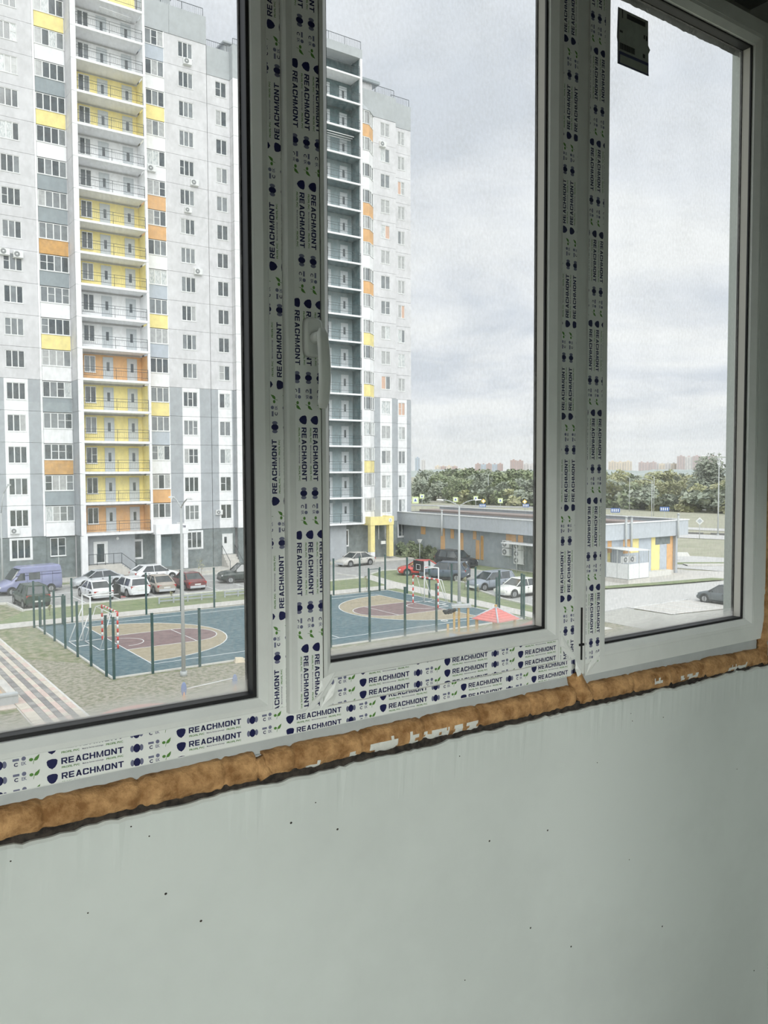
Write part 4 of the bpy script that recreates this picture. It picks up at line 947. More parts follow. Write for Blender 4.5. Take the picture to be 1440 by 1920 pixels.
def hoop(loc, rz, label, ar=.9, bh=.85):
    r = root('basketball_stand', loc, rz, label, 'basketball hoop')
    m = M()
    for y in (-.85, .85): m.tube((0, y, 0), (0, y, 2.75), .045, 7)
    m.tube((0, -.85, 2.75), (0, .85, 2.75), .045, 7)
    for y in (-.45, .45): m.path([(0, y, 2.75), (ar, y, 2.75)], .035, 6)
    m.path([(0, -.85, 2.0), (-.8, -.85, 0)], .03, 6); m.path([(0, .85, 2.0), (-.8, .85, 0)], .03, 6); m.tube((-.8, -.85, .03), (-.8, .85, .03), .03, 6); m.tube((0, -.85, .03), (-.8, -.85, .03), .03, 6); m.tube((0, .85, .03), (-.8, .85, .03), .03, 6)
    mk('stand_frame', m, MWHITE, r)
    m = M(); m.box(ar + .02, ar + .06, -.62, .62, 2.5, 3.3, 0)
    for a, b, c, d in ((-.26, .26, 2.62, 2.66), (-.26, .26, 3.0, 3.04), (-.26, -.22, 2.62, 3.04), (.22, .26, 2.62, 3.04)): m.box(ar + .065, ar + .075, a, b, c, d, 1)
    mk('backboard', m, [BLACK, MWHITE], r)
    m = M(); m.path([(ar + .3 + .22 * math.cos(2 * PI * i / 14), .22 * math.sin(2 * PI * i / 14), 2.5) for i in range(15)], .015, 5); mk('rim', m, MRED, r)
    return r
hoop((12.95, 48.9, .07), 0, 'white basketball stand with a dull brown board behind the nearer goal', 1.75)
hoop((37.75, 48.2, .07), PI, 'basketball stand with black backboard behind the farther goal', 1.15)

# ------------------------------------------------------------------ lamps
def twin_lamp(x, y, h, ang, span, label, r0=.10):
    r = root('street_lamp', (x, y, 0), 0, label, 'street lamp')
    m = M(); m.tube((0, 0, 0), (0, 0, .25), r0 * 1.6, 8); m.tube((0, 0, .25), (0, 0, h), r0, 8, r0 * .5); mk('pole', m, GALV, r)
    for s in (-1, 1):
        m = M(); pts = []
        for i in range(7): t = i / 6; pts.append((s * span * .8 * t * math.cos(ang), s * span * .8 * t * math.sin(ang), h + .45 * math.sin(t * PI / 2)))
        m.path(pts, .035, 6); mk('arm', m, GALV, r)
        hx, hy, hz_ = pts[-1]; m = M(); c, q = math.cos(ang) * s, math.sin(ang) * s
        m.hull([(hx - q * .1, hy + c * .1, hz_ - .05), (hx + q * .1, hy - c * .1, hz_ - .05), (hx + c * .5 + q * .07, hy + q * .5 - c * .07, hz_), (hx + c * .5 - q * .07, hy + q * .5 + c * .07, hz_)],
               [(hx - q * .07, hy + c * .07, hz_ + .05), (hx + q * .07, hy - c * .07, hz_ + .05), (hx + c * .45 + q * .05, hy + q * .45 - c * .05, hz_ + .06), (hx + c * .45 - q * .05, hy + q * .45 + c * .05, hz_ + .06)])
        mk('lamp_head', m, MWHITE, r)
    return r
twin_lamp(14.72, 38.38, 8.25, math.radians(90), 1.3, 'tall twin-arm lamp pole in front of the balconied block', .11)
twin_lamp(39.35, 46.9, 7.35, math.radians(-40), 1.45, 'tall twin-arm lamp pole beside the far goal', .12)
twin_lamp(111.4, 72.8, 11.5, math.radians(-35), 2.6, 'distant twin lamp by the road in the corner pane', .12)
r = root('garden_lamp', (56.0, 73.6, 0), 0, 'short lamp post with lantern head by the dark bushes', 'street lamp')
m = M(); m.tube((0, 0, 0), (0, 0, 1.9), .05, 8); mk('pole', m, GALV, r); m = M(); m.hull([(-.1, -.1, 1.9), (.1, -.1, 1.9), (.1, .1, 1.9), (-.1, .1, 1.9)], [(-.18, -.18, 2.2), (.18, -.18, 2.2), (.18, .18, 2.2), (-.18, .18, 2.2)]); m.box(-.22, .22, -.22, .22, 2.2, 2.26); mk('lantern', m, MWHITE, r)
r = root('street_lamp', (13.3, 76.2, 0), 0, 'thin lamp pole at the picture edge left of the van', 'street lamp')
m = M(); m.tube((0, 0, 0), (0, 0, 6.5), .09, 7, .06); mk('pole', m, GALV, r); m = M(); m.path([(0, 0, 6.5), (.15, -.6, 8.2), (.45, -1.0, 8.9)], .04, 6); m.box(.40, .60, -1.3, -.9, 8.85, 8.97); mk('lamp_head', m, GALV, r)

# ------------------------------------------------------------------ playground
r = root('gazebo', (30.17, 32.9, 0), math.radians(8), 'small red-roofed wooden playhouse roof near the frame', 'playhouse')
for x in (-.72, .72):
    for y in (-.72, .72): mk('post', M().box(x - .06, x + .06, y - .06, y + .06, 0, 2.0), WOODY, r)
def roof_side(i):
    m = M(); n = 6
    for j in range(n):
        t0 = j / n; t1 = (j + 1) / n; w0 = .92 * (1 - t0); w1 = .92 * (1 - t1); z0 = 1.98 + .62 * t0; z1 = 1.98 + .62 * t1
        m.hull([(-w0, -w0, z0), (w0, -w0, z0), (w0, -w0 + .01, z0 + .05), (-w0, -w0 + .01, z0 + .05)][::-1], [(-w1 - .0, -w1 - .02, z1 - .01), (w1, -w1 - .02, z1 - .01), (w1, -w1, z1 + .02), (-w1, -w1, z1 + .02)][::-1], 0)
    me = m.mesh('roof_side', ROOFR); o = put('roof_side', me, r, (0, 0, 0), (0, 0, i * PI / 2)); return o
for i in range(4): roof_side(i)
m = M()
for i in range(4):
    a = PI / 4 + i * PI / 2; c, s = math.cos(a), math.sin(a); m.tube((c * 1.31, s * 1.31, 2.0), (0, 0, 2.63), .045, 5)
mk('hip_strip', m, mat('strip_grey', (196, 200, 206), 0.6), r); mk('finial', M().box(-.05, .05, -.05, .05, 2.58, 2.76), WOODY, r)
r = root('gazebo', (32.1, 31.0, 0), math.radians(10), 'red slatted roof just showing at the lower corner of the middle pane', 'playhouse')
for x in (-.95, .95):
    for y in (-.95, .95): mk('post', M().box(x - .07, x + .07, y - .07, y + .07, 0, 1.7), WOODY, r)
m = M(); m.hull([(-1.2, -1.1, 1.65), (1.2, -1.1, 1.65), (1.2, 1.1, 1.65), (-1.2, 1.1, 1.65)], [(-1.0, -.05, 2.15), (1.0, -.05, 2.15), (1.0, .05, 2.15), (-1.0, .05, 2.15)]); mk('roof', m, ROOFR, r)
r = root('climbing_frame', (29.9, 36.0, 0), math.radians(-34), 'yellow timber play frame with a grey top board in front of the far goal', 'play frame')
for x, y in ((-.05, 0), (.25, .25), (.75, 0), (-.45, -.5)): mk('post', M().box(x - .06, x + .06, y - .06, y + .06, 0, 2.2 if x > -.3 else 1.35), WOODY, r)
m = M(); m.hull([(-.18, -.2, 2.2), (.9, -.2, 2.22), (.9, .4, 2.22), (-.18, .4, 2.2)], [(-.18, -.2, 2.32), (.9, -.2, 2.38), (.9, .4, 2.38), (-.18, .4, 2.32)]); mk('top_board', m, GALV, r)
m = M()
for i in range(9): m.ball((-.62 + .07 * i, -.25 + .1 * math.sin(i * 2), 1.98 + .06 * math.cos(i * 3) + .012 * i), .12, .12, .09, 7, 5)
mk('rope_net', m, TRIM, r); m = M(); m.path([(-.65 + .2 * math.cos(i * .7), -.5 + .2 * math.sin(i * .7), 1.55) for i in range(10)], .02, 5); mk('ring', m, MWHITE, r)
mk('tub', M().tube((-.2, -.4, 0), (-.2, -.4, .75), .22, 12, .25), mat('tub_blue', (150, 172, 196), 0.6), r); mk('low_beam', M().box(.0, 1.0, -.3, -.2, .75, .82), WOODY, r)
r = root('exercise_bar', (13.5, 32.29, 0), 0, 'low white bar between two blue-capped orange stands in the grass', 'play frame')
mk('bar', M().tube((-.98, 0, 1.05), (1.05, 0, 1.18), .022, 8), MWHITE, r)
for x in (-1.12, 1.15):
    m = M(); m.tube((x - .06, -.05, 0), (x, 0, .95), .04, 6); m.tube((x + .1, .05, 0), (x, 0, .95), .04, 6); mk('stand', m, mat('orange_timber', (222, 160, 116), 0.7), r)
    m = M(); m.ball((x, 0, 1.05), .12, .04, .30, 12, 8); mk('cap', m, mat('cap_blue', (134, 150, 186), 0.6), r)
flat('rubber_circle', [(10.9 + 2.1 * math.cos(2 * PI * i / 40), 32.6 + 2.05 * math.sin(2 * PI * i / 40)) for i in range(40)], .02, .05, PINK)
mk('stone_block', M().hull([(17.9, 39.35, .02), (18.4, 39.25, .02), (18.45, 39.6, .02), (17.95, 39.65, .02)], [(17.95, 39.4, .28), (18.35, 39.3, .24), (18.4, 39.55, .24), (18.0, 39.6, .28)]), mat('block_cream', (226, 214, 190), 0.9), label='cream stone block lying at the near edge of the court', cat='block')

for x0, n_, lab in ((21.3, 4, 'long low grey rail fence in the verge behind the court'), (26.6, 2, 'short low grey rail fence in the verge near the mullion')):
    r = root('rail_fence', (x0, 60.3, .06), math.radians(-3), lab, 'fence')
    for i in range(n_ + 1): mk('post', M().box(i * 1.1 - .05, i * 1.1 + .05, -.05, .05, 0, .5), GREYL, r)
    for z in (.14, .38): mk('rail', M().box(0, n_ * 1.1, -.03, .03, z, z + .10), GREYL, r)

# ------------------------------------------------------------------ vehicles
def loft(m, secs, mi=0, smooth=True):
    n = len(secs[0]); o = len(m.v)
    for s_ in secs: m.v += [tuple(p) for p in s_]
    for i in range(len(secs) - 1):
        for j in range(n): m.f.append([o + i * n + j, o + i * n + (j + 1) % n, o + (i + 1) * n + (j + 1) % n, o + (i + 1) * n + j]); m.m.append(mi); m.sm.append(smooth)
    m.f.append([o + j for j in reversed(range(n))]); m.f.append([o + (len(secs) - 1) * n + j for j in range(n)]); m.m += [mi, mi]; m.sm += [False, False]
def ringsec(x, zb, zt, w):
    h = zt - zb
    return [(x, -w * .88, zb), (x, -w, zb + h * .22), (x, -w, zb + h * .62), (x, -w * .955, zb + h * .86), (x, -w * .80, zt), (x, 0, zt + .015), (x, w * .80, zt), (x, w * .955, zb + h * .86), (x, w, zb + h * .62), (x, w, zb + h * .22), (x, w * .88, zb)]
# kind: length, width, height, belt, lower stations, cabin (rear base, rear roof, front roof, front base)
KINDS = {
 'sedan': dict(L=4.35, W=1.70, H=1.42, belt=.90, st=[(-1, .36, .74, .80), (-.965, .24, .88, .93), (-.85, .20, .94, .98), (-.5, .20, .92, 1), (0, .20, .90, 1), (.42, .20, .90, 1), (.62, .21, .86, .99), (.85, .22, .76, .95), (.96, .26, .66, .86), (1, .34, .54, .74)], cab=(-.80, -.42, .14, .50)),
 'hatch': dict(L=4.25, W=1.72, H=1.46, belt=.92, st=[(-1, .36, .82, .84), (-.965, .24, .96, .94), (-.8, .20, .98, .98), (-.4, .20, .94, 1), (0, .20, .92, 1), (.42, .20, .90, 1), (.62, .21, .86, .99), (.85, .22, .76, .95), (.96, .26, .66, .86), (1, .34, .54, .74)], cab=(-.97, -.56, .14, .50)),
 'wagon': dict(L=4.25, W=1.70, H=1.50, belt=.94, st=[(-1, .36, .88, .90), (-.965, .24, .95, .96), (-.8, .20, .95, .99), (-.4, .20, .94, 1), (0, .20, .92, 1), (.42, .20, .90, 1), (.62, .21, .86, .99), (.85, .22, .76, .95), (.96, .26, .66, .86), (1, .34, .54, .74)], cab=(-.97, -.84, .14, .50)),
 'suv': dict(L=4.45, W=1.82, H=1.68, belt=1.06, st=[(-1, .45, .98, .90), (-.965, .32, 1.08, .96), (-.8, .28, 1.08, .99), (-.4, .28, 1.06, 1), (0, .28, 1.05, 1), (.42, .28, 1.04, 1), (.62, .28, 1.02, .99), (.85, .30, .95, .95), (.96, .34, .84, .86), (1, .42, .70, .78)], cab=(-.97, -.78, .16, .46)),
 'van': dict(L=5.0, W=1.95, H=2.25, belt=1.15, st=[(-1, .40, 1.55, .95), (-.985, .30, 1.62, .98), (-.5, .28, 1.62, 1), (0, .28, 1.62, 1), (.48, .28, 1.58, 1), (.60, .28, 1.20, .99), (.78, .30, 1.02, .95), (.93, .34, .88, .88), (1, .42, .66, .78)], cab=(-1.0, -.97, .36, .62)),
}
wheel_me = (lambda m: (m.tube((0, -.10, 0), (0, .10, 0), .31, 18), m.mesh('wheel', TYRE))[-1])(M())
hub_me = (lambda m: (m.tube((0, -.015, 0), (0, .015, 0), .20, 14), [m.box(-.02, .02, -.02, .02, -.19, .19, 1)], m.mesh('hub_cap', [HUB, TYRE]))[-1])(M())
def car(kind, x, y, deg, col, label, group=None, z=.04, cat='car', sc=1.0, lights=True):
    K = KINDS[kind]; L_, W_, H_, bz = K['L'] / 2, K['W'] / 2, K['H'], K['belt']
    r = root('van' if kind == 'van' else 'car', (x, y, z), math.radians(deg), label, 'van' if kind == 'van' else cat, group); r.scale = (sc,) * 3
    paint = mat('paint_%d_%d_%d' % col, col, 0.25, spec=0.6, var=0.03, scale=2)
    def f():
        m = M(); loft(m, [ringsec(a * L_, b, c, d * W_) for a, b, c, d in K['st']]); return m.mesh('body', paint)
    put('body', cached(('body', kind, col), f), r)
    rb, rr, fr, fb = [v * L_ for v in K['cab']]; wb, wt = W_ * .90, W_ * (.70 if kind != 'van' else .86)
    if kind == 'van':
        m = M(); zr = 2.18
        m.hull([(-L_ * .99, -W_ * .97, 1.55), (L_ * .50, -W_ * .96, 1.55), (L_ * .50, W_ * .96, 1.55), (-L_ * .99, W_ * .97, 1.55)], [(-L_ * .97, -W_ * .86, zr - .06), (L_ * .30, -W_ * .84, zr - .06), (L_ * .30, W_ * .84, zr - .06), (-L_ * .97, W_ * .86, zr - .06)])
        m.hull([(-L_ * .97, -W_ * .86, zr - .06), (L_ * .36, -W_ * .84, zr - .10), (L_ * .36, W_ * .84, zr - .10), (-L_ * .97, W_ * .86, zr - .06)], [(-L_ * .93, -W_ * .7, zr + .06), (L_ * .26, -W_ * .68, zr + .04), (L_ * .26, W_ * .68, zr + .04), (-L_ * .93, W_ * .7, zr + .06)])
        mk('roof', m, paint, r)
        m = M(); m.hull([(L_ * .44, -W_ * .93, 1.60), (L_ * .62, -W_ * .88, 1.22), (L_ * .62, W_ * .88, 1.22), (L_ * .44, W_ * .93, 1.60)][::-1], [(L_ * .33, -W_ * .80, 2.02), (L_ * .40, -W_ * .80, 1.98), (L_ * .40, W_ * .80, 1.98), (L_ * .33, W_ * .80, 2.02)][::-1]); mk('windscreen', m, CGLASS, r)
        for s in (-1, 1):
            m = M(); q = s * W_ * 1.005
            m.hull([(L_ * .20, q, 1.15), (L_ * .50, q, 1.15), (L_ * .50, q * .97, 1.17), (L_ * .20, q * .97, 1.17)], [(L_ * .20, q * .955, 1.72), (L_ * .34, q * .955, 1.72), (L_ * .34, q * .93, 1.72), (L_ * .20, q * .93, 1.72)])
            m.hull([(-L_ * .28, q, 1.15), (L_ * .08, q, 1.15), (L_ * .08, q * .97, 1.15), (-L_ * .28, q * .97, 1.15)], [(-L_ * .28, q * .955, 1.72), (L_ * .08, q * .955, 1.72), (L_ * .08, q * .93, 1.72), (-L_ * .28, q * .93, 1.72)])
            mk('side_windows', m, CGLASS, r)
            m = M()
            for xx in (L_ * .14, -L_ * .33, -L_ * .68): m.box(xx - .008, xx + .008, q * 1.0 - .004, q * 1.0 + .004, .5, 1.75)
            m.box(-L_ * .95, L_ * .5, q - .004, q + .004, 1.74, 1.76); mk('door_seams', m, TRIM, r)
    else:
        def g():
            m = M(); m.hull([(rb, -wb, bz - .06), (fb, -wb, bz - .06), (fb, wb, bz - .06), (rb, wb, bz - .06)], [(rr, -wt, H_ - .05), (fr, -wt, H_ - .05), (fr, wt, H_ - .05), (rr, wt, H_ - .05)]); return m.mesh('windows', CGLASS)
        put('windows', cached(('glass', kind), g), r)
        def h():
            m = M(); mid = (rr + fr) / 2
            m.hull([(rr - .04, -wt - .02, H_ - .06), (fr + .05, -wt - .02, H_ - .06), (fr + .05, wt + .02, H_ - .06), (rr - .04, wt + .02, H_ - .06)], [(rr + .10, -wt * .8, H_), (fr - .12, -wt * .8, H_), (fr - .12, wt * .8, H_), (rr + .10, wt * .8, H_)])
            for s in (-1, 1):
                m.tube((rb, s * wb, bz - .03), (rr, s * wt, H_ - .04), .055 if kind != 'sedan' else .05, 6); m.tube((fb, s * wb, bz - .03), (fr, s * wt, H_ - .04), .035, 6)
                xb_ = mid * .9 + .05; m.tube((xb_, s * wb * 1.005, bz - .03), (xb_, s * wt * 1.01, H_ - .04), .035, 6)
                m.tube((rr, s * wt, H_ - .045), (fr, s * wt, H_ - .045), .03, 6)
                if kind in ('wagon', 'suv', 'hatch'):
                    t = .26; m.hull([(rb, s * wb * 1.01, bz - .05), (rb + t * L_, s * wb * 1.01, bz - .05), (rb + t * L_, s * wb * .97, bz - .05), (rb, s * wb * .97, bz - .05)][::s], [(rr, s * wt * 1.02, H_ - .05), (rr + .1 * L_, s * wt * 1.02, H_ - .05), (rr + .1 * L_, s * wt * .97, H_ - .05), (rr, s * wt * .97, H_ - .05)][::s])
            return m.mesh('roof', paint)
        put('roof', cached(('roof', kind, col), h), r)
        def se():
            m = M()
            for s in (-1, 1):
                for xx in (L_ * .38, -L_ * .06, -L_ * .46): m.box(xx - .008, xx + .008, s * W_ - .006, s * W_ + .006, .34, bz - .08)
                for xx in (-L_ * .02 - .10, -L_ * .40): m.box(xx - .09, xx + .06, s * W_ - .012, s * W_ + .012, bz - .20, bz - .17)
            m.box(-L_ * .5, L_ * .5, -W_ * .99, W_ * .99, .16, .24)
            return m.mesh('door_trim', TRIM)
        put('door_trim', cached(('seam', kind), se), r)
    wx = L_ * .62; 
    for sx in (-wx, wx):
        for s in (-1, 1):
            wheel = put('wheel', wheel_me, r, (sx, s * (W_ - .10), .31)); put('hub_cap', hub_me, wheel, (0, s * .10, 0))
            def ar():
                m = M(); m.tube((0, -.01, 0), (0, .01, 0), .385, 20); return m.mesh('wheel_arch', TRIM)
            put('wheel_arch', cached('arch', ar), r, (sx, s * (W_ - .005), .33))
    zb = K['st'][0][2]; zf = K['st'][-1][2]
    for s in (-1, 1):
        put('tail_lamp', cached('tl', lambda: M().box(-.03, .08, -.17, .17, -.09, .09).mesh('tail_lamp', LAMPR)), r, (-L_ * .985, s * W_ * .72, zb - .06 if kind != 'van' else .95))
        put('head_lamp', cached('hl', lambda: M().box(-.14, .03, -.19, .19, -.07, .07).mesh('head_lamp', LAMPW)), r, (L_ * .955, s * W_ * .66, zf + .02))
        m_ = cached('mirror', lambda: M().ball((0, 0, 0), .06, .10, .07, 8, 6).mesh('side_mirror', TRIM)); put('side_mirror', m_, r, (L_ * (.40 if kind != 'van' else .50), s * (W_ + .06), bz + .05))
    put('number_plate', cached('np', lambda: M().box(-.01, .01, -.26, .26, -.055, .055).mesh('number_plate', PLATE)), r, (-L_ - .005, 0, .56))
    put('bumper', cached(('bp', kind), lambda: M().box(-L_ - .03, -L_ + .2, -W_ * .78, W_ * .78, .26, .46).box(L_ - .2, L_ + .03, -W_ * .72, W_ * .72, .26, .44).mesh('bumper', TRIM if kind in ('van', 'suv') else paint)), r)
    return r
car('van', 14.55, 72.55, 187, (140, 144, 176), 'lavender-blue high-roofed van parked before the balconied block')
car('sedan', 20.35, 73.0, 184, (196, 200, 204), 'silver sedan side on beside the van')
car('hatch', 25.75, 73.95, 4, (236, 238, 240), 'white liftback facing the entrance canopy')
car('sedan', 18.35, 66.45, 92, (238, 240, 242), 'white sedan seen from behind, framed by the goal stand')
car('wagon', 21.1, 66.5, 95, (238, 240, 242), 'white estate car with red lamps seen from behind')
car('sedan', 23.55, 66.9, 90, (176, 168, 158), 'beige sedan between the white estate and the dark red car')
car('sedan', 26.3, 67.2, 90, (122, 72, 74), 'dark red sedan seen from behind')
car('suv', 13.35, 65.6, 92, (58, 74, 66), 'dark green car behind the fence gate, in front of the van')
car('suv', 31.9, 68.2, 170, (48, 60, 58), 'dark green off-roader half hidden by the first mullion')
car('sedan', 46.85, 72.75, 188, (206, 204, 198), 'silver-beige sedan before the yellow entrance')
car('sedan', 47.7, 62.6, 150, (196, 70, 64), 'red car behind the basketball board')
car('suv', 47.35, 58.5, 124, (86, 98, 112), 'slate-blue crossover beside the red car')
car('suv', 54.3, 65.2, -84, (36, 40, 46), 'black off-roader facing out by the low shop wall', sc=1.05)
car('wagon', 46.7, 51.6, 178, (142, 150, 160), 'grey estate car behind the white sedan')
car('sedan', 46.1, 47.5, 180, (232, 233, 228), 'cream-white sedan nearest the far fence corner')
car('hatch', 55.45, 35.4, 92, (96, 104, 108), 'dark grey car in the last pane beside the pale parking bay')
car('hatch', 193.2, 160.2, -70, (222, 196, 120), 'tiny yellow car on the distant road')
mk('concrete_barrier', M().hull([(80.9, 58.6, .05), (82.3, 57.2, .05), (82.6, 57.5, .05), (81.2, 58.9, .05)], [(81.1, 58.6, .5), (82.2, 57.5, .5), (82.35, 57.65, .5), (81.25, 58.75, .5)]), KERB, label='low white concrete barrier on the verge past the shop corner', cat='barrier')

# ------------------------------------------------------------------ shop
sh = root('shop_building', (0, 0, 0), 0, 'long single-storey grey shop with yellow and orange wall strips', 'building')
m = M(); m.box(57.2, 67.6, 48.9, 86, 0, 4.6); mk('building_core', m, SHOPG, sh)
mk('roof_deck', M().box(57.2, 68.0, 49.0, 86, 4.6, 4.68), ROOFD, sh); mk('roof_strip', M().box(65.4, 68.0, 49.0, 86, 4.68, 4.9), ROOFB, sh)
def fascia(x0, x1, y0, y1): mk('fascia_panel', M().box(x0, x1, y0, y1, 3.74, 5.16), SHOPF, sh)
for i in range(9): fascia(56.2, 56.4, 48.4 + i * 4.2, 48.4 + (i + 1) * 4.2 - .02)
for i in range(3): fascia(56.2 + i * 4.25 + (.2 if i == 0 else 0), 56.2 + (i + 1) * 4.25 - .02, 48.2, 48.4)
m = M(); m.box(56.1, 56.5, 48.1, 86.2, 5.16, 5.24); m.box(56.5, 69.0, 48.1, 48.5, 5.16, 5.24); m.box(68.6, 69.0, 48.5, 86.2, 5.16, 5.24); mk('coping', m, MWHITE, sh)
mk('fascia_panel', M().box(68.75, 68.95, 48.4, 86, 3.74, 5.16), SHOPF, sh); mk('soffit', M().box(56.4, 68.9, 48.4, 86, 3.76, 3.84), SHOPG, sh)
# wall cladding strips: left face (x = 57) and corner face (y = 48.7)
def lw(y0, y1, z0, z1, ma): mk('wall_strip', M().box(57.05, 57.2, y0, y1 - .02, z0, z1), ma, sh)
yy = [49, 55.9, 58.5, 59.1, 60.2, 64.75, 65.3, 66.0, 67.5, 68.1, 69.1, 69.5, 70.6, 71.2, 74.2, 74.9, 80, 86]
for a, b in zip(yy, yy[1:]): lw(a, b, 0, 3.74, GREYD if a in (49, 55.9, 58.5) else SHOPG)
def acc(y0, y1, z0, z1, ma=ORG): mk('colour_strip', M().box(57.0, 57.06, y0, y1, z0, z1), ma, sh)
acc(73.9, 74.7, 2.75, 3.6); acc(70.4, 71.1, .75, 3.6); acc(68.85, 69.4, 2.6, 3.6); acc(67.3, 67.8, 1.2, 3.3); acc(65.2, 65.7, 2.75, 3.6); acc(64.7, 65.25, .7, 2.7); acc(64.1, 64.5, .7, 3.2, ORB); acc(59.3, 60.7, 2.9, 3.6); acc(58.3, 59.0, 2.9, 3.6); acc(56.2, 56.5, 2.9, 3.6)
def rw(x0, x1, z0, z1, ma, y=48.72): mk('wall_strip', M().box(x0, x1 - .02, y, 48.9, z0, z1), ma, sh)
LG = mat('shop_pale', (186, 194, 203), 0.7, var=0.03, scale=2)
for a, b, z0, z1, ma in ((57.2, 58.0, .4, 3.74, LG), (58.0, 58.55, 2.6, 3.74, ORG), (58.0, 58.4, .5, 2.6, YEL), (58.55, 60.1, .4, 3.74, LG), (60.1, 61.1, 2.4, 3.74, ORG), (61.1, 62.3, 2.4, 3.74, YEL), (60.1, 62.3, .4, 2.4, LG), (62.3, 64.1, .4, 3.74, LG), (64.1, 64.7, 2.95, 3.74, YEL), (64.1, 65.35, .55, 2.95, YEL), (64.7, 66.9, 2.95, 3.74, GREYD), (65.35, 66.4, .55, 2.95, LG), (66.4, 67.55, .1, 2.95, ORG), (66.9, 67.6, 2.95, 3.74, ORG)): rw(a, b, z0, z1, ma)
mk('plinth', M().box(57.1, 67.6, 48.6, 48.9, 0, .45), PAVE, sh); mk('loading_kerb', M().box(62.2, 66.0, 47.9, 48.6, 0, .62), KERB, sh); mk('corner_post', M().box(67.3, 67.6, 48.4, 48.7, 0, 3.74), GREYL, sh)
for (x, y, zt) in ((59.6, 48.0, 5.75), (60.35, 48.0, 5.75), (67.1, 48.0, 5.75), (55.95, 69.6, 5.6)):
    m = M(); m.tube((x, y, 2.9 if x < 67 else 3.5), (x, y, zt), .10, 8); m.tube((x, y, zt), (x, y, zt + .12), .19, 8, .05)
    if 59 < x < 61: m.tube((x, y, 2.95), (x - .6, y, 2.75), .08, 6)
    mk('flue_pipe', m, GALV, sh)
def acu(x, y, z, face, label, sc=1.25):
    r = root('air_conditioner', (x, y, z), -PI / 2 if face == 'x' else 0, label, 'air conditioner'); r.scale = (sc,) * 3
    put('housing', acm, r); put('fan_grille', fan_m, r, (-.12, -.31, .28))
acu(57.0, 60.35, 2.3, 'x', 'upper outdoor unit left of the awning on the shop wall'); acu(57.0, 60.35, 1.5, 'x', 'outdoor unit under the upper one, left of the awning')
acu(57.0, 58.7, 2.2, 'x', 'outdoor unit right behind the awning edge'); acu(57.0, 58.7, 1.45, 'x', 'middle outdoor unit below the awning'); acu(57.0, 58.7, .8, 'x', 'lowest outdoor unit below the awning')
r = root('awning', (56.2, 57.3, 0), 0, 'thin white awning on a post at the shop wall', 'awning')
mk('awning_sheet', M().box(-.9, .8, -2.4, 2.3, 2.85, 2.93), MWHITE, r); m = M(); m.tube((-.8, .2, 0), (-.8, .2, 2.85), .04, 6); m.tube((-.8, -2.3, 0), (-.8, -2.3, 2.85), .04, 6); mk('awning_post', m, GALV, r)
r = root('equipment_cage', (59.0, 47.2, 0), 0, 'white panelled equipment enclosure at the shop corner', 'enclosure')
m = M(); m.hull([(-1.5, -1.2, 3.0), (1.4, -1.2, 2.9), (1.4, 1.4, 3.0), (-1.5, 1.4, 3.1)], [(-1.5, -1.2, 3.06), (1.4, -1.2, 2.96), (1.4, 1.4, 3.06), (-1.5, 1.4, 3.16)]); mk('roof_sheet', m, MWHITE, r)
for x, y in ((-1.4, -1.1), (0, -1.1), (1.3, -1.1), (-1.4, 0.1), (-1.4, 1.3)): mk('cage_post', M().box(x - .03, x + .03, y - .03, y + .03, .3, 3.0), GALV, r)
for x0, x1 in ((-1.37, -.03), (.03, 1.27)): mk('door_panel', M().box(x0, x1, -1.13, -1.09, .55, 1.85), MWHITE, r)
for y0_, y1_ in ((-1.07, .07), (.13, 1.27)): mk('side_panel', M().box(-1.43, -1.39, y0_, y1_, .55, 1.85), MWHITE, r)
mk('cage_base', M().box(-1.5, 1.4, -1.2, 1.4, 0, .5), PAVE, r)
m = M(); 
for i in range(12): m.box(-1.41, -1.40, -1.1 + i * .2, -1.09 + i * .2, 1.85, 3.0)
for i in range(12): m.box(-1.4 + i * .22, -1.39 + i * .22, -1.11, -1.10, 1.85, 2.9)
mk('mesh_bars', m, IRON, r)
acu(58.0, 46.95, 1.9, 'y', 'left of two outdoor units inside the white enclosure', 1.0); acu(58.9, 46.95, 1.9, 'y', 'right of two outdoor units inside the white enclosure', 1.0)

# ------------------------------------------------------------------ far ground on the corner side
flat('shop_pavement', [(53.9, 46.6), (66, 43.6), (71, 42.4), (73, 42.8), (73.5, 44.5), (70, 49), (69, 60), (57, 60), (56.5, 48)], .04, .16, PAVE)
flat('verge_grass', [(53.5, 45.6), (60.5, 44.0), (67.0, 42.9), (66.6, 44.0), (60.5, 45.0), (53.8, 46.4)], .16, .22, GRASS2)
flat('access_road', [(42.9, 42.6), (42.6, 38.2), (47.8, 38.8), (55.2, 38.4), (54.1, 33), (54.1, 20), (120, 5), (92, 46), (80, 54), (72, 60), (69.5, 60), (73.5, 44.8), (71, 42.2), (53.0, 45.8), (52.5, 52)], .03, .05, ASPHL)
flat('parking_bay', [(48.2, 38.7), (48.3, 35.0), (54.3, 34.0), (55.1, 38.2)], .052, .07, PAVE)
m = M()
for i in range(5): x = 48.4 + i * 1.6; m.box(x, x + .08, 34.6, 38.5, .072, .078)
m.box(48.2, 55.0, 38.3, 38.42, .072, .078); mk('parking_lines', m, LINE, kind='structure')
flat('ground_soil', [(42.5, 20), (60, 10), (54.1, 33.4), (54.0, 33.9), (48.2, 34.9), (47.9, 38.6), (42.5, 38.0)], .021, .045, mat('gravel_ground', (178, 177, 170), 0.95, var=0.09, scale=3, bump=0.4))
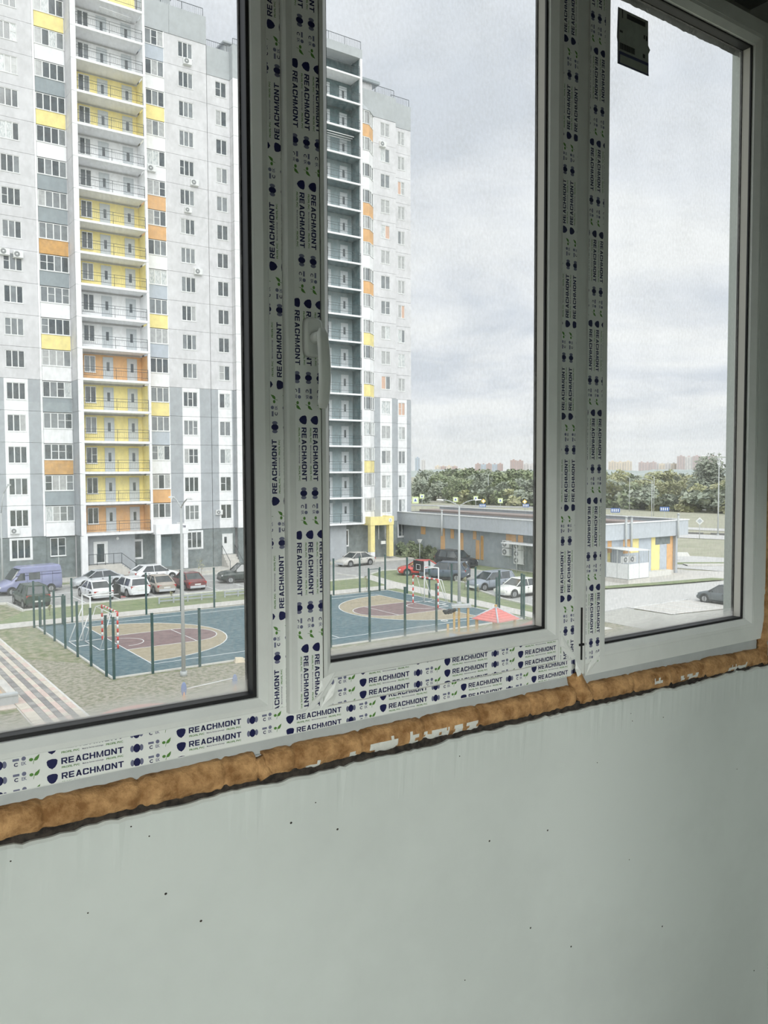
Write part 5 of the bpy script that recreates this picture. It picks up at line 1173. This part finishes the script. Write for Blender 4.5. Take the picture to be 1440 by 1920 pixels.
def band(name, pts, w, z0, z1, ma):
    P_ = [Vector((x, y, 0)) for x, y in pts]; le = []; ri = []
    for i, a in enumerate(P_):
        d = (P_[min(i + 1, len(P_) - 1)] - P_[max(i - 1, 0)]).normalized(); n_ = Vector((-d.y, d.x, 0)) * w / 2
        le.append(a + n_); ri.append(a - n_)
    m = M(); up = Vector((0, 0, z1)); lo_ = Vector((0, 0, z0))
    for i in range(len(P_) - 1):
        q = [ri[i], ri[i + 1], le[i + 1], le[i]]; m.add([v + up for v in q], [(0, 1, 2, 3)])
        m.add([ri[i] + lo_, ri[i + 1] + lo_, ri[i + 1] + up, ri[i] + up], [(0, 1, 2, 3)]); m.add([le[i] + up, le[i + 1] + up, le[i + 1] + lo_, le[i] + lo_], [(0, 1, 2, 3)])
    mk(name, m, ma, kind='structure')
band('side_road', [(70, 76), (81, 55.5), (86, 40), (92, 20)], 5.0, .04, .06, ASPHL)
band('traffic_island', [(74.2, 52.2), (78.6, 49.2), (83, 44)], 1.4, .06, .16, PAVE)
band('verge_grass', [(71, 62), (74.6, 53.8), (79.5, 50.2)], 1.2, .06, .15, GRASS2)
band('main_road', [(60, 190), (98, 98), (108, 73.5), (117, 45), (128, 10)], 7.5, .04, .08, ASPHL)
band('main_road', [(90, 200), (114, 110), (122, 81), (131, 50), (142, 10)], 5.5, .04, .08, ASPHL)
band('verge_grass', [(70, 195), (104, 103), (114.6, 76), (123.5, 47), (135, 10)], 3.0, .05, .14, FIELD)
m = M()
for (xa, ya, xb_, yb_) in ((98, 98.0, 112.6, 74.8), (112.6, 74.8, 121, 46)):
    d = Vector((xb_ - xa, yb_ - ya, 0)); n_ = int(d.length / 1.2); d.normalize(); p = Vector((-d.y, d.x, 0)) * .12; a = Vector((xa, ya, 0))
    for i in range(n_):
        s_ = a + d * i * 1.2; e_ = s_ + d * 1.17; q = [s_ - p, e_ - p, e_ + p, s_ + p]; m.hull(q, [v + Vector((0, 0, .3)) for v in q], 1 if i % 5 < 2 else 0)
mk('striped_kerb', m, [KERB, mat('kerb_grey', (120, 120, 120), 0.9)], kind='structure')
band('far_road', [(120, 230), (150, 172), (168, 136), (200, 90)], 6, .04, .10, ASPH)
band('far_road', [(150, 245), (182, 150), (215, 100)], 3, .04, .25, PAVE)

def sign(x, y, h, label, shape, ma, s=.7, face=None, cat='road sign', group=None):
    r = root('road_sign', (x, y, 0), face if face is not None else -math.atan2(x, y), label, cat, group)
    mk('sign_post', M().tube((0, .05, 0), (0, .05, h), .05, 5), GALV, r); m = M()
    if shape == 'sq':
        m.box(-s, s, -.03, .03, h - s, h + s, 0); m.box(-s * .62, s * .62, -.04, -.03, h - s * .62, h + s * .62, 1); m.hull([(-s * .4, -.05, h - s * .4), (s * .4, -.05, h - s * .4), (s * .4, -.04, h - s * .4), (-s * .4, -.04, h - s * .4)], [(-.05, -.05, h + s * .4), (.05, -.05, h + s * .4), (.05, -.04, h + s * .4), (-.05, -.04, h + s * .4)], 2)
    elif shape == 'di': m.hull([(-s, -.03, h), (0, -.03, h - s), (s, -.03, h), (0, -.03, h + s)], [(-s, .03, h), (0, .03, h - s), (s, .03, h), (0, .03, h + s)]); m.hull([(-s * .6, -.05, h), (0, -.05, h - s * .6), (s * .6, -.05, h), (0, -.05, h + s * .6)], [(-s * .6, -.03, h), (0, -.03, h - s * .6), (s * .6, -.03, h), (0, -.03, h + s * .6)], 1)
    else:
        m.box(-s * 1.6, s * 1.6, -.03, .03, h - s * .8, h + s * .8, 0)
        for i in range(4): m.box(-s * 1.3 + i * s * .7, -s * .95 + i * s * .7, -.05, -.03, h - s * .5, h + s * .5, 1)
    mk('sign_plate', m, ma, r)
LIME = mat('sign_lime', (208, 222, 166), 0.6); SBLUE = mat('sign_blue', (66, 100, 164), 0.6); SYEL = mat('sign_yellow', (236, 204, 96), 0.6)
sign(120.3, 159.8, 2.8, 'pair-mate lime sign nearest the tall block', 'sq', [LIME, MWHITE, SBLUE], .8); sign(121.6, 158.9, 3.7, 'higher lime sign just right of the tall block', 'sq', [LIME, MWHITE, SBLUE], .55)
sign(128.3, 154.3, 2.9, 'lime sign above the lamp arms', 'sq', [LIME, MWHITE, SBLUE], .6); sign(132.3, 151.5, 3.2, 'square crossing sign before the dark tree clump', 'sq', [LIME, MWHITE, SBLUE], .55)
sign(133.8, 150.4, 2.5, 'yellow diamond sign over a blue board, left one', 'di', [SYEL, MWHITE], .6); sign(133.6, 150.5, 1.4, 'blue direction board below the left yellow diamond', 'bd', [SBLUE, MWHITE], .5)
sign(137.2, 148.1, 2.6, 'square crossing sign between the two diamonds', 'sq', [LIME, MWHITE, SBLUE], .6); sign(142.0, 144.7, 2.3, 'yellow diamond sign by the last mullion', 'di', [SYEL, MWHITE], .6); sign(142.2, 144.5, 1.4, 'blue direction board below the right yellow diamond', 'bd', [SBLUE, MWHITE], .5)
sign(120.0, 99.1, 2.6, 'blue road board over the shop roof near the last mullion', 'bd', [SBLUE, MWHITE], .5); sign(127.3, 94.0, 2.8, 'blue road board over the shop roof centre', 'bd', [SBLUE, MWHITE], .5)
sign(104.2, 71.0, 2.6, 'pale diamond sign beyond the shop corner', 'di', [MWHITE, SHOPF], .55)
r = root('advert_board', (98.6, 74.0, 0), -.9, 'small red board at the end of the shop roof line', 'board'); mk('board_face', M().box(-.5, .5, -.05, .05, .9, 2.9), MRED, r); mk('board_post', M().box(-.05, .05, -.03, .03, 0, .9), GALV, r)
r = root('road_barrier', (53.2, 33.2, 0), math.radians(-15), 'low white railing beside the dark grey car', 'railing'); m = M()
for i in range(4): m.tube((i * .7 - 1, 0, 0), (i * .7 - 1, 0, .9), .03, 5)
m.tube((-1, 0, .9), (1.1, 0, .9), .03, 5); m.tube((-1, 0, .45), (1.1, 0, .45), .02, 5); mk('rail', m, MWHITE, r)
for i, (x, y, h) in enumerate(((163, 210, 8), (150, 205, 8), (171, 190, 8.5), (180, 172, 9), (160, 128, 8), (141, 120, 8), (148, 112, 8.5), (121, 92, 8))):
    r = root('street_lamp', (x, y, 0), i * .3, None, None); tag(r, 'thin distant lamp mast against the trees', 'street lamp', 'distant lamp masts along the roads')
    m = M(); m.tube((0, 0, 0), (0, 0, h), .07, 5); mk('pole', m, GALV, r); m = M(); m.tube((0, 0, h), (1.2, 0, h + .3), .05, 4); m.box(1.0, 1.7, -.12, .12, h + .25, h + .38); mk('lamp_head', m, GALV, r)

# ------------------------------------------------------------------ trees
def crown(seed, n, rx, rz, leaf, z0, blobs=7):
    R_ = random.Random(seed); m = M(); B = []
    for i in range(blobs):
        a = R_.uniform(0, 2 * PI); q = R_.uniform(.1, .62); B.append((math.cos(a) * q * rx, math.sin(a) * q * rx, z0 + rz + R_.uniform(-.62, .62) * rz, R_.uniform(.38, .6)))
    for i in range(n):
        bx_, by_, bz_, s = R_.choice(B); v = Vector((R_.gauss(0, 1), R_.gauss(0, 1), R_.gauss(0, 1))).normalized() * (R_.random() ** .45)
        p = Vector((bx_ + v.x * rx * s, by_ + v.y * rx * s, bz_ + v.z * rz * s)); u = Vector((R_.gauss(0, 1), R_.gauss(0, 1), R_.gauss(0, 1))).normalized(); w = u.orthogonal().normalized(); l_ = leaf * R_.uniform(.6, 1.3)
        m.add([p - u * l_, p - w * l_ * .6, p + u * l_, p + w * l_ * .6], [(0, 1, 2, 3)])
    return m
def trunk(h, r_, seed=1):
    R_ = random.Random(seed); m = M(); m.tube((0, 0, 0), (0, 0, h), r_, 6, r_ * .5)
    for i in range(4):
        a = R_.uniform(0, 6.28); z = h * R_.uniform(.5, .9); m.tube((0, 0, z), (math.cos(a) * h * .3, math.sin(a) * h * .3, z + h * .35), r_ * .4, 5, r_ * .1)
    return m
CR = [(crown(i, 1500, 3.2, 4.2, .42, -.2).mesh('crown', ma)) for i, ma in enumerate((LEAF1, LEAF2, LEAF3, LEAF1, LEAF2, LEAF3))]
TR = [trunk(4.5, .16, 3).mesh('trunk', BARK)]
CR0 = crown(40, 4200, 4.2, 6.0, .34, 2.0, 11).mesh('crown', LEAF3)
def tree(x, y, k, sx, sz, label, group, name='tree', cat='tree', cr=None):
    r = root(name, (x, y, 0), rnd.uniform(0, 6), label, cat, group); r.scale = (sx, sx, sz)
    put('crown', cr or CR[k], r); put('trunk', TR[0], r); return r
BUSH = [crown(70 + i, 420, 1.0, .95, .20, -.15, 5).mesh('foliage', (LEAF1, LEAF2, LEAF3)[i]) for i in range(3)]
GL = ['dense green tree in the belt beyond the road', 'yellowish green tree in the belt beyond the road', 'grey-green tree in the belt beyond the road']
for i in range(120):
    t = i / 119; ang = math.radians(37.2 + 23.3 * t); 
    row = i % 3; dist = (262, 292, 325)[row] + rnd.uniform(-10, 12) - 55 * t
    k = rnd.choice((0, 0, 2, 5, 3) if t < .5 else (1, 4, 0, 1, 4, 2)); hs = (.92, 1.05, 1.22)[row] * rnd.uniform(.82, 1.12) * (1.0 if t < .5 else .84)
    tree(dist * math.sin(ang), dist * math.cos(ang), k, hs * 1.35, hs * 1.05, GL[k % 3], 'tree belt, ' + ('green', 'yellowish', 'grey-green')[k % 3])
for i in range(70):
    ang = math.radians(40.5 + 20 * i / 69); dist = 245 - 50 * i / 69 + rnd.uniform(-5, 5); k = rnd.choice((0, 1, 2)); s = rnd.uniform(1.6, 3.0)
    r = root('bush', (dist * math.sin(ang), dist * math.cos(ang), 0), rnd.uniform(0, 6), ('green', 'yellowish', 'grey-green')[k] + ' bush along the foot of the tree belt', 'bush', 'bushes before the tree belt, ' + ('green', 'yellowish', 'grey-green')[k]); r.scale = (s * 1.5, s * 1.5, s); put('foliage', BUSH[k], r)
tree(186, 124, 2, 1.5, 1.0, 'big airy grey-green tree standing above the belt in the corner pane', None, cr=CR0)
for (x, y, sx, sz) in ((203, 250, 1.8, 1.15), (214, 240, 1.6, 1.05), (128, 190, 1.3, .75)):
    tree(x, y, 0, sx, sz, 'dark tree at the edge of the tall block', 'dark trees beside the tall block')
BU = crown(60, 900, .9, .9, .16, 0.0, 5).mesh('foliage', LEAF1); BU2 = crown(61, 700, .6, 1.1, .14, 0.0, 5).mesh('foliage', LEAF1)
for i, (x, y, s) in enumerate(((55.7, 76.4, 1.0), (56.3, 75.5, 1.1), (56.4, 74.5, .95), (56.5, 73.0, .9), (56.4, 71.6, .8), (55.2, 75.4, .8))):
    r = root('shrub', (x, y, .1), i, 'dark green shrub between the farther block and the shop', 'shrub', 'shrubs by the farther block'); r.scale = (s, s, s * .95); put('foliage', BU, r)
for i, (x, y, s) in enumerate(((13.4, 59.9, .55), (28.5, 60.4, .7), (38.2, 57.6, .9), (40.7, 67.8, 1.5), (29.9, 73.0, 1.5), (22.5, 60.9, .6), (44.6, 52.4, .8), (42.6, 48.5, .7))):
    r = root('sapling', (x, y, .06), i * 1.3, 'thin bare young tree planted in the verge', 'sapling', 'saplings in the verges'); R_ = random.Random(i)
    m = M(); m.tube((0, 0, 0), (0, 0, s * 1.2), .02, 5, .01)
    for j in range(9): a = R_.uniform(0, 6.28); z = s * R_.uniform(.4, 1.1); m.tube((0, 0, z), (math.cos(a) * .25 * s, math.sin(a) * .25 * s, z + .3 * s), .008, 3, .004)
    mk('stem', m, BARK, r); mk('leaves', crown(80 + i, 70, .3 * s, .45 * s, .05, .5 * s, 4), LEAF2, r)

# ------------------------------------------------------------------ distant town
TWN = [mat('town_rose', (196, 182, 182), 0.9), mat('town_pale', (208, 206, 206), 0.9), mat('town_cream', (216, 206, 192), 0.9), mat('town_brick', (184, 164, 160), 0.9), mat('town_blue', (176, 188, 200), 0.9)]  # distance haze put into these pale wall tones
TWIN = mat('town_window', (172, 172, 178), 0.6)
def block(x, y, w, h, d, ci, label, group=None, steps=3, zb=0):
    r = root('distant_building', (x, y, 0), -math.atan2(x, y), label, 'building', group); R_ = random.Random(int(x)); seg = w / steps
    for i in range(steps):
        hh = h * (1 - .04 * (i % 2)); mk('wall', M().box(-w / 2 + i * seg, -w / 2 + (i + 1) * seg - .4, (i % 2) * 1.5, d, 0, hh), TWN[ci if i % 2 == 0 else (ci + 1) % 5 if steps > 3 else ci], r)
        m = M(); cols_ = max(2, int(seg / 6))
        for c in range(cols_): 
            xx = -w / 2 + i * seg + seg * (c + .3) / cols_
            for f in range(int(hh / 3) - 1): m.box(xx, xx + seg / cols_ * .4, (i % 2) * 1.5 - .15, (i % 2) * 1.5, 2 + f * 3, 3.6 + f * 3)
        mk('windows', m, TWIN, r, kind='stuff')
        mk('roof_hut', M().box(-w / 2 + (i + .35) * seg, -w / 2 + (i + .65) * seg, 3, d - 2, hh, hh + 3), TWN[ci], r)
block(2118, 1456, 108, 48, 20, 0, 'tallest rose-grey slab of the distant skyline in the corner pane', steps=5)
block(1935, 1582, 66, 33, 18, 2, 'cream distant block left of the rose slab', steps=3); block(2030, 1560, 50, 31, 18, 0, 'lower rose distant block beside the cream one', steps=3)
block(2085, 1540, 66, 28, 18, 1, 'long pale distant block joining the rose slab', steps=4); block(1850, 1640, 120, 33, 18, 2, 'pale cream distant row by the last mullion', steps=6)
block(1689, 1754, 38, 38, 18, 3, 'square brick tower rising behind the trees of the middle pane', steps=2); block(1650, 1830, 82, 28, 16, 3, 'long brick block left of the square tower', steps=5)
block(1745, 1760, 34, 28, 16, 1, 'pale block right of the square brick tower', steps=2); block(1520, 1870, 66, 22, 16, 2, 'cream row low on the horizon', steps=4)
block(1452, 1918, 14, 46, 12, 4, 'slim blue-grey tower close to the tall block', steps=1); block(1466, 1908, 12, 40, 12, 1, 'slim white tower next to the blue-grey one', steps=1)
block(1600, 1900, 60, 15, 12, 1, 'low pale houses on the horizon', steps=5)
# wooded rise on the horizon
m = M(); vs = []; fs = []; n = 160
for i in range(n + 1):
    a = math.radians(25 + 45 * i / n); d_ = 1500; h = 9.5 + 7 * noise.noise(Vector((i * .09, 2, 0))) + 2.5 * noise.noise(Vector((i * .6, 4, 0)))
    s_, c = math.sin(a), math.cos(a); vs += [(s_ * d_ * .8, c * d_ * .8, 0), (s_ * d_, c * d_, h * .8), (s_ * d_ * 1.08, c * d_ * 1.08, h), (s_ * d_ * 1.3, c * d_ * 1.3, 0)]
for i in range(n):
    for j in range(3): a = i * 4 + j; fs.append((a, a + 4, a + 5, a + 1))
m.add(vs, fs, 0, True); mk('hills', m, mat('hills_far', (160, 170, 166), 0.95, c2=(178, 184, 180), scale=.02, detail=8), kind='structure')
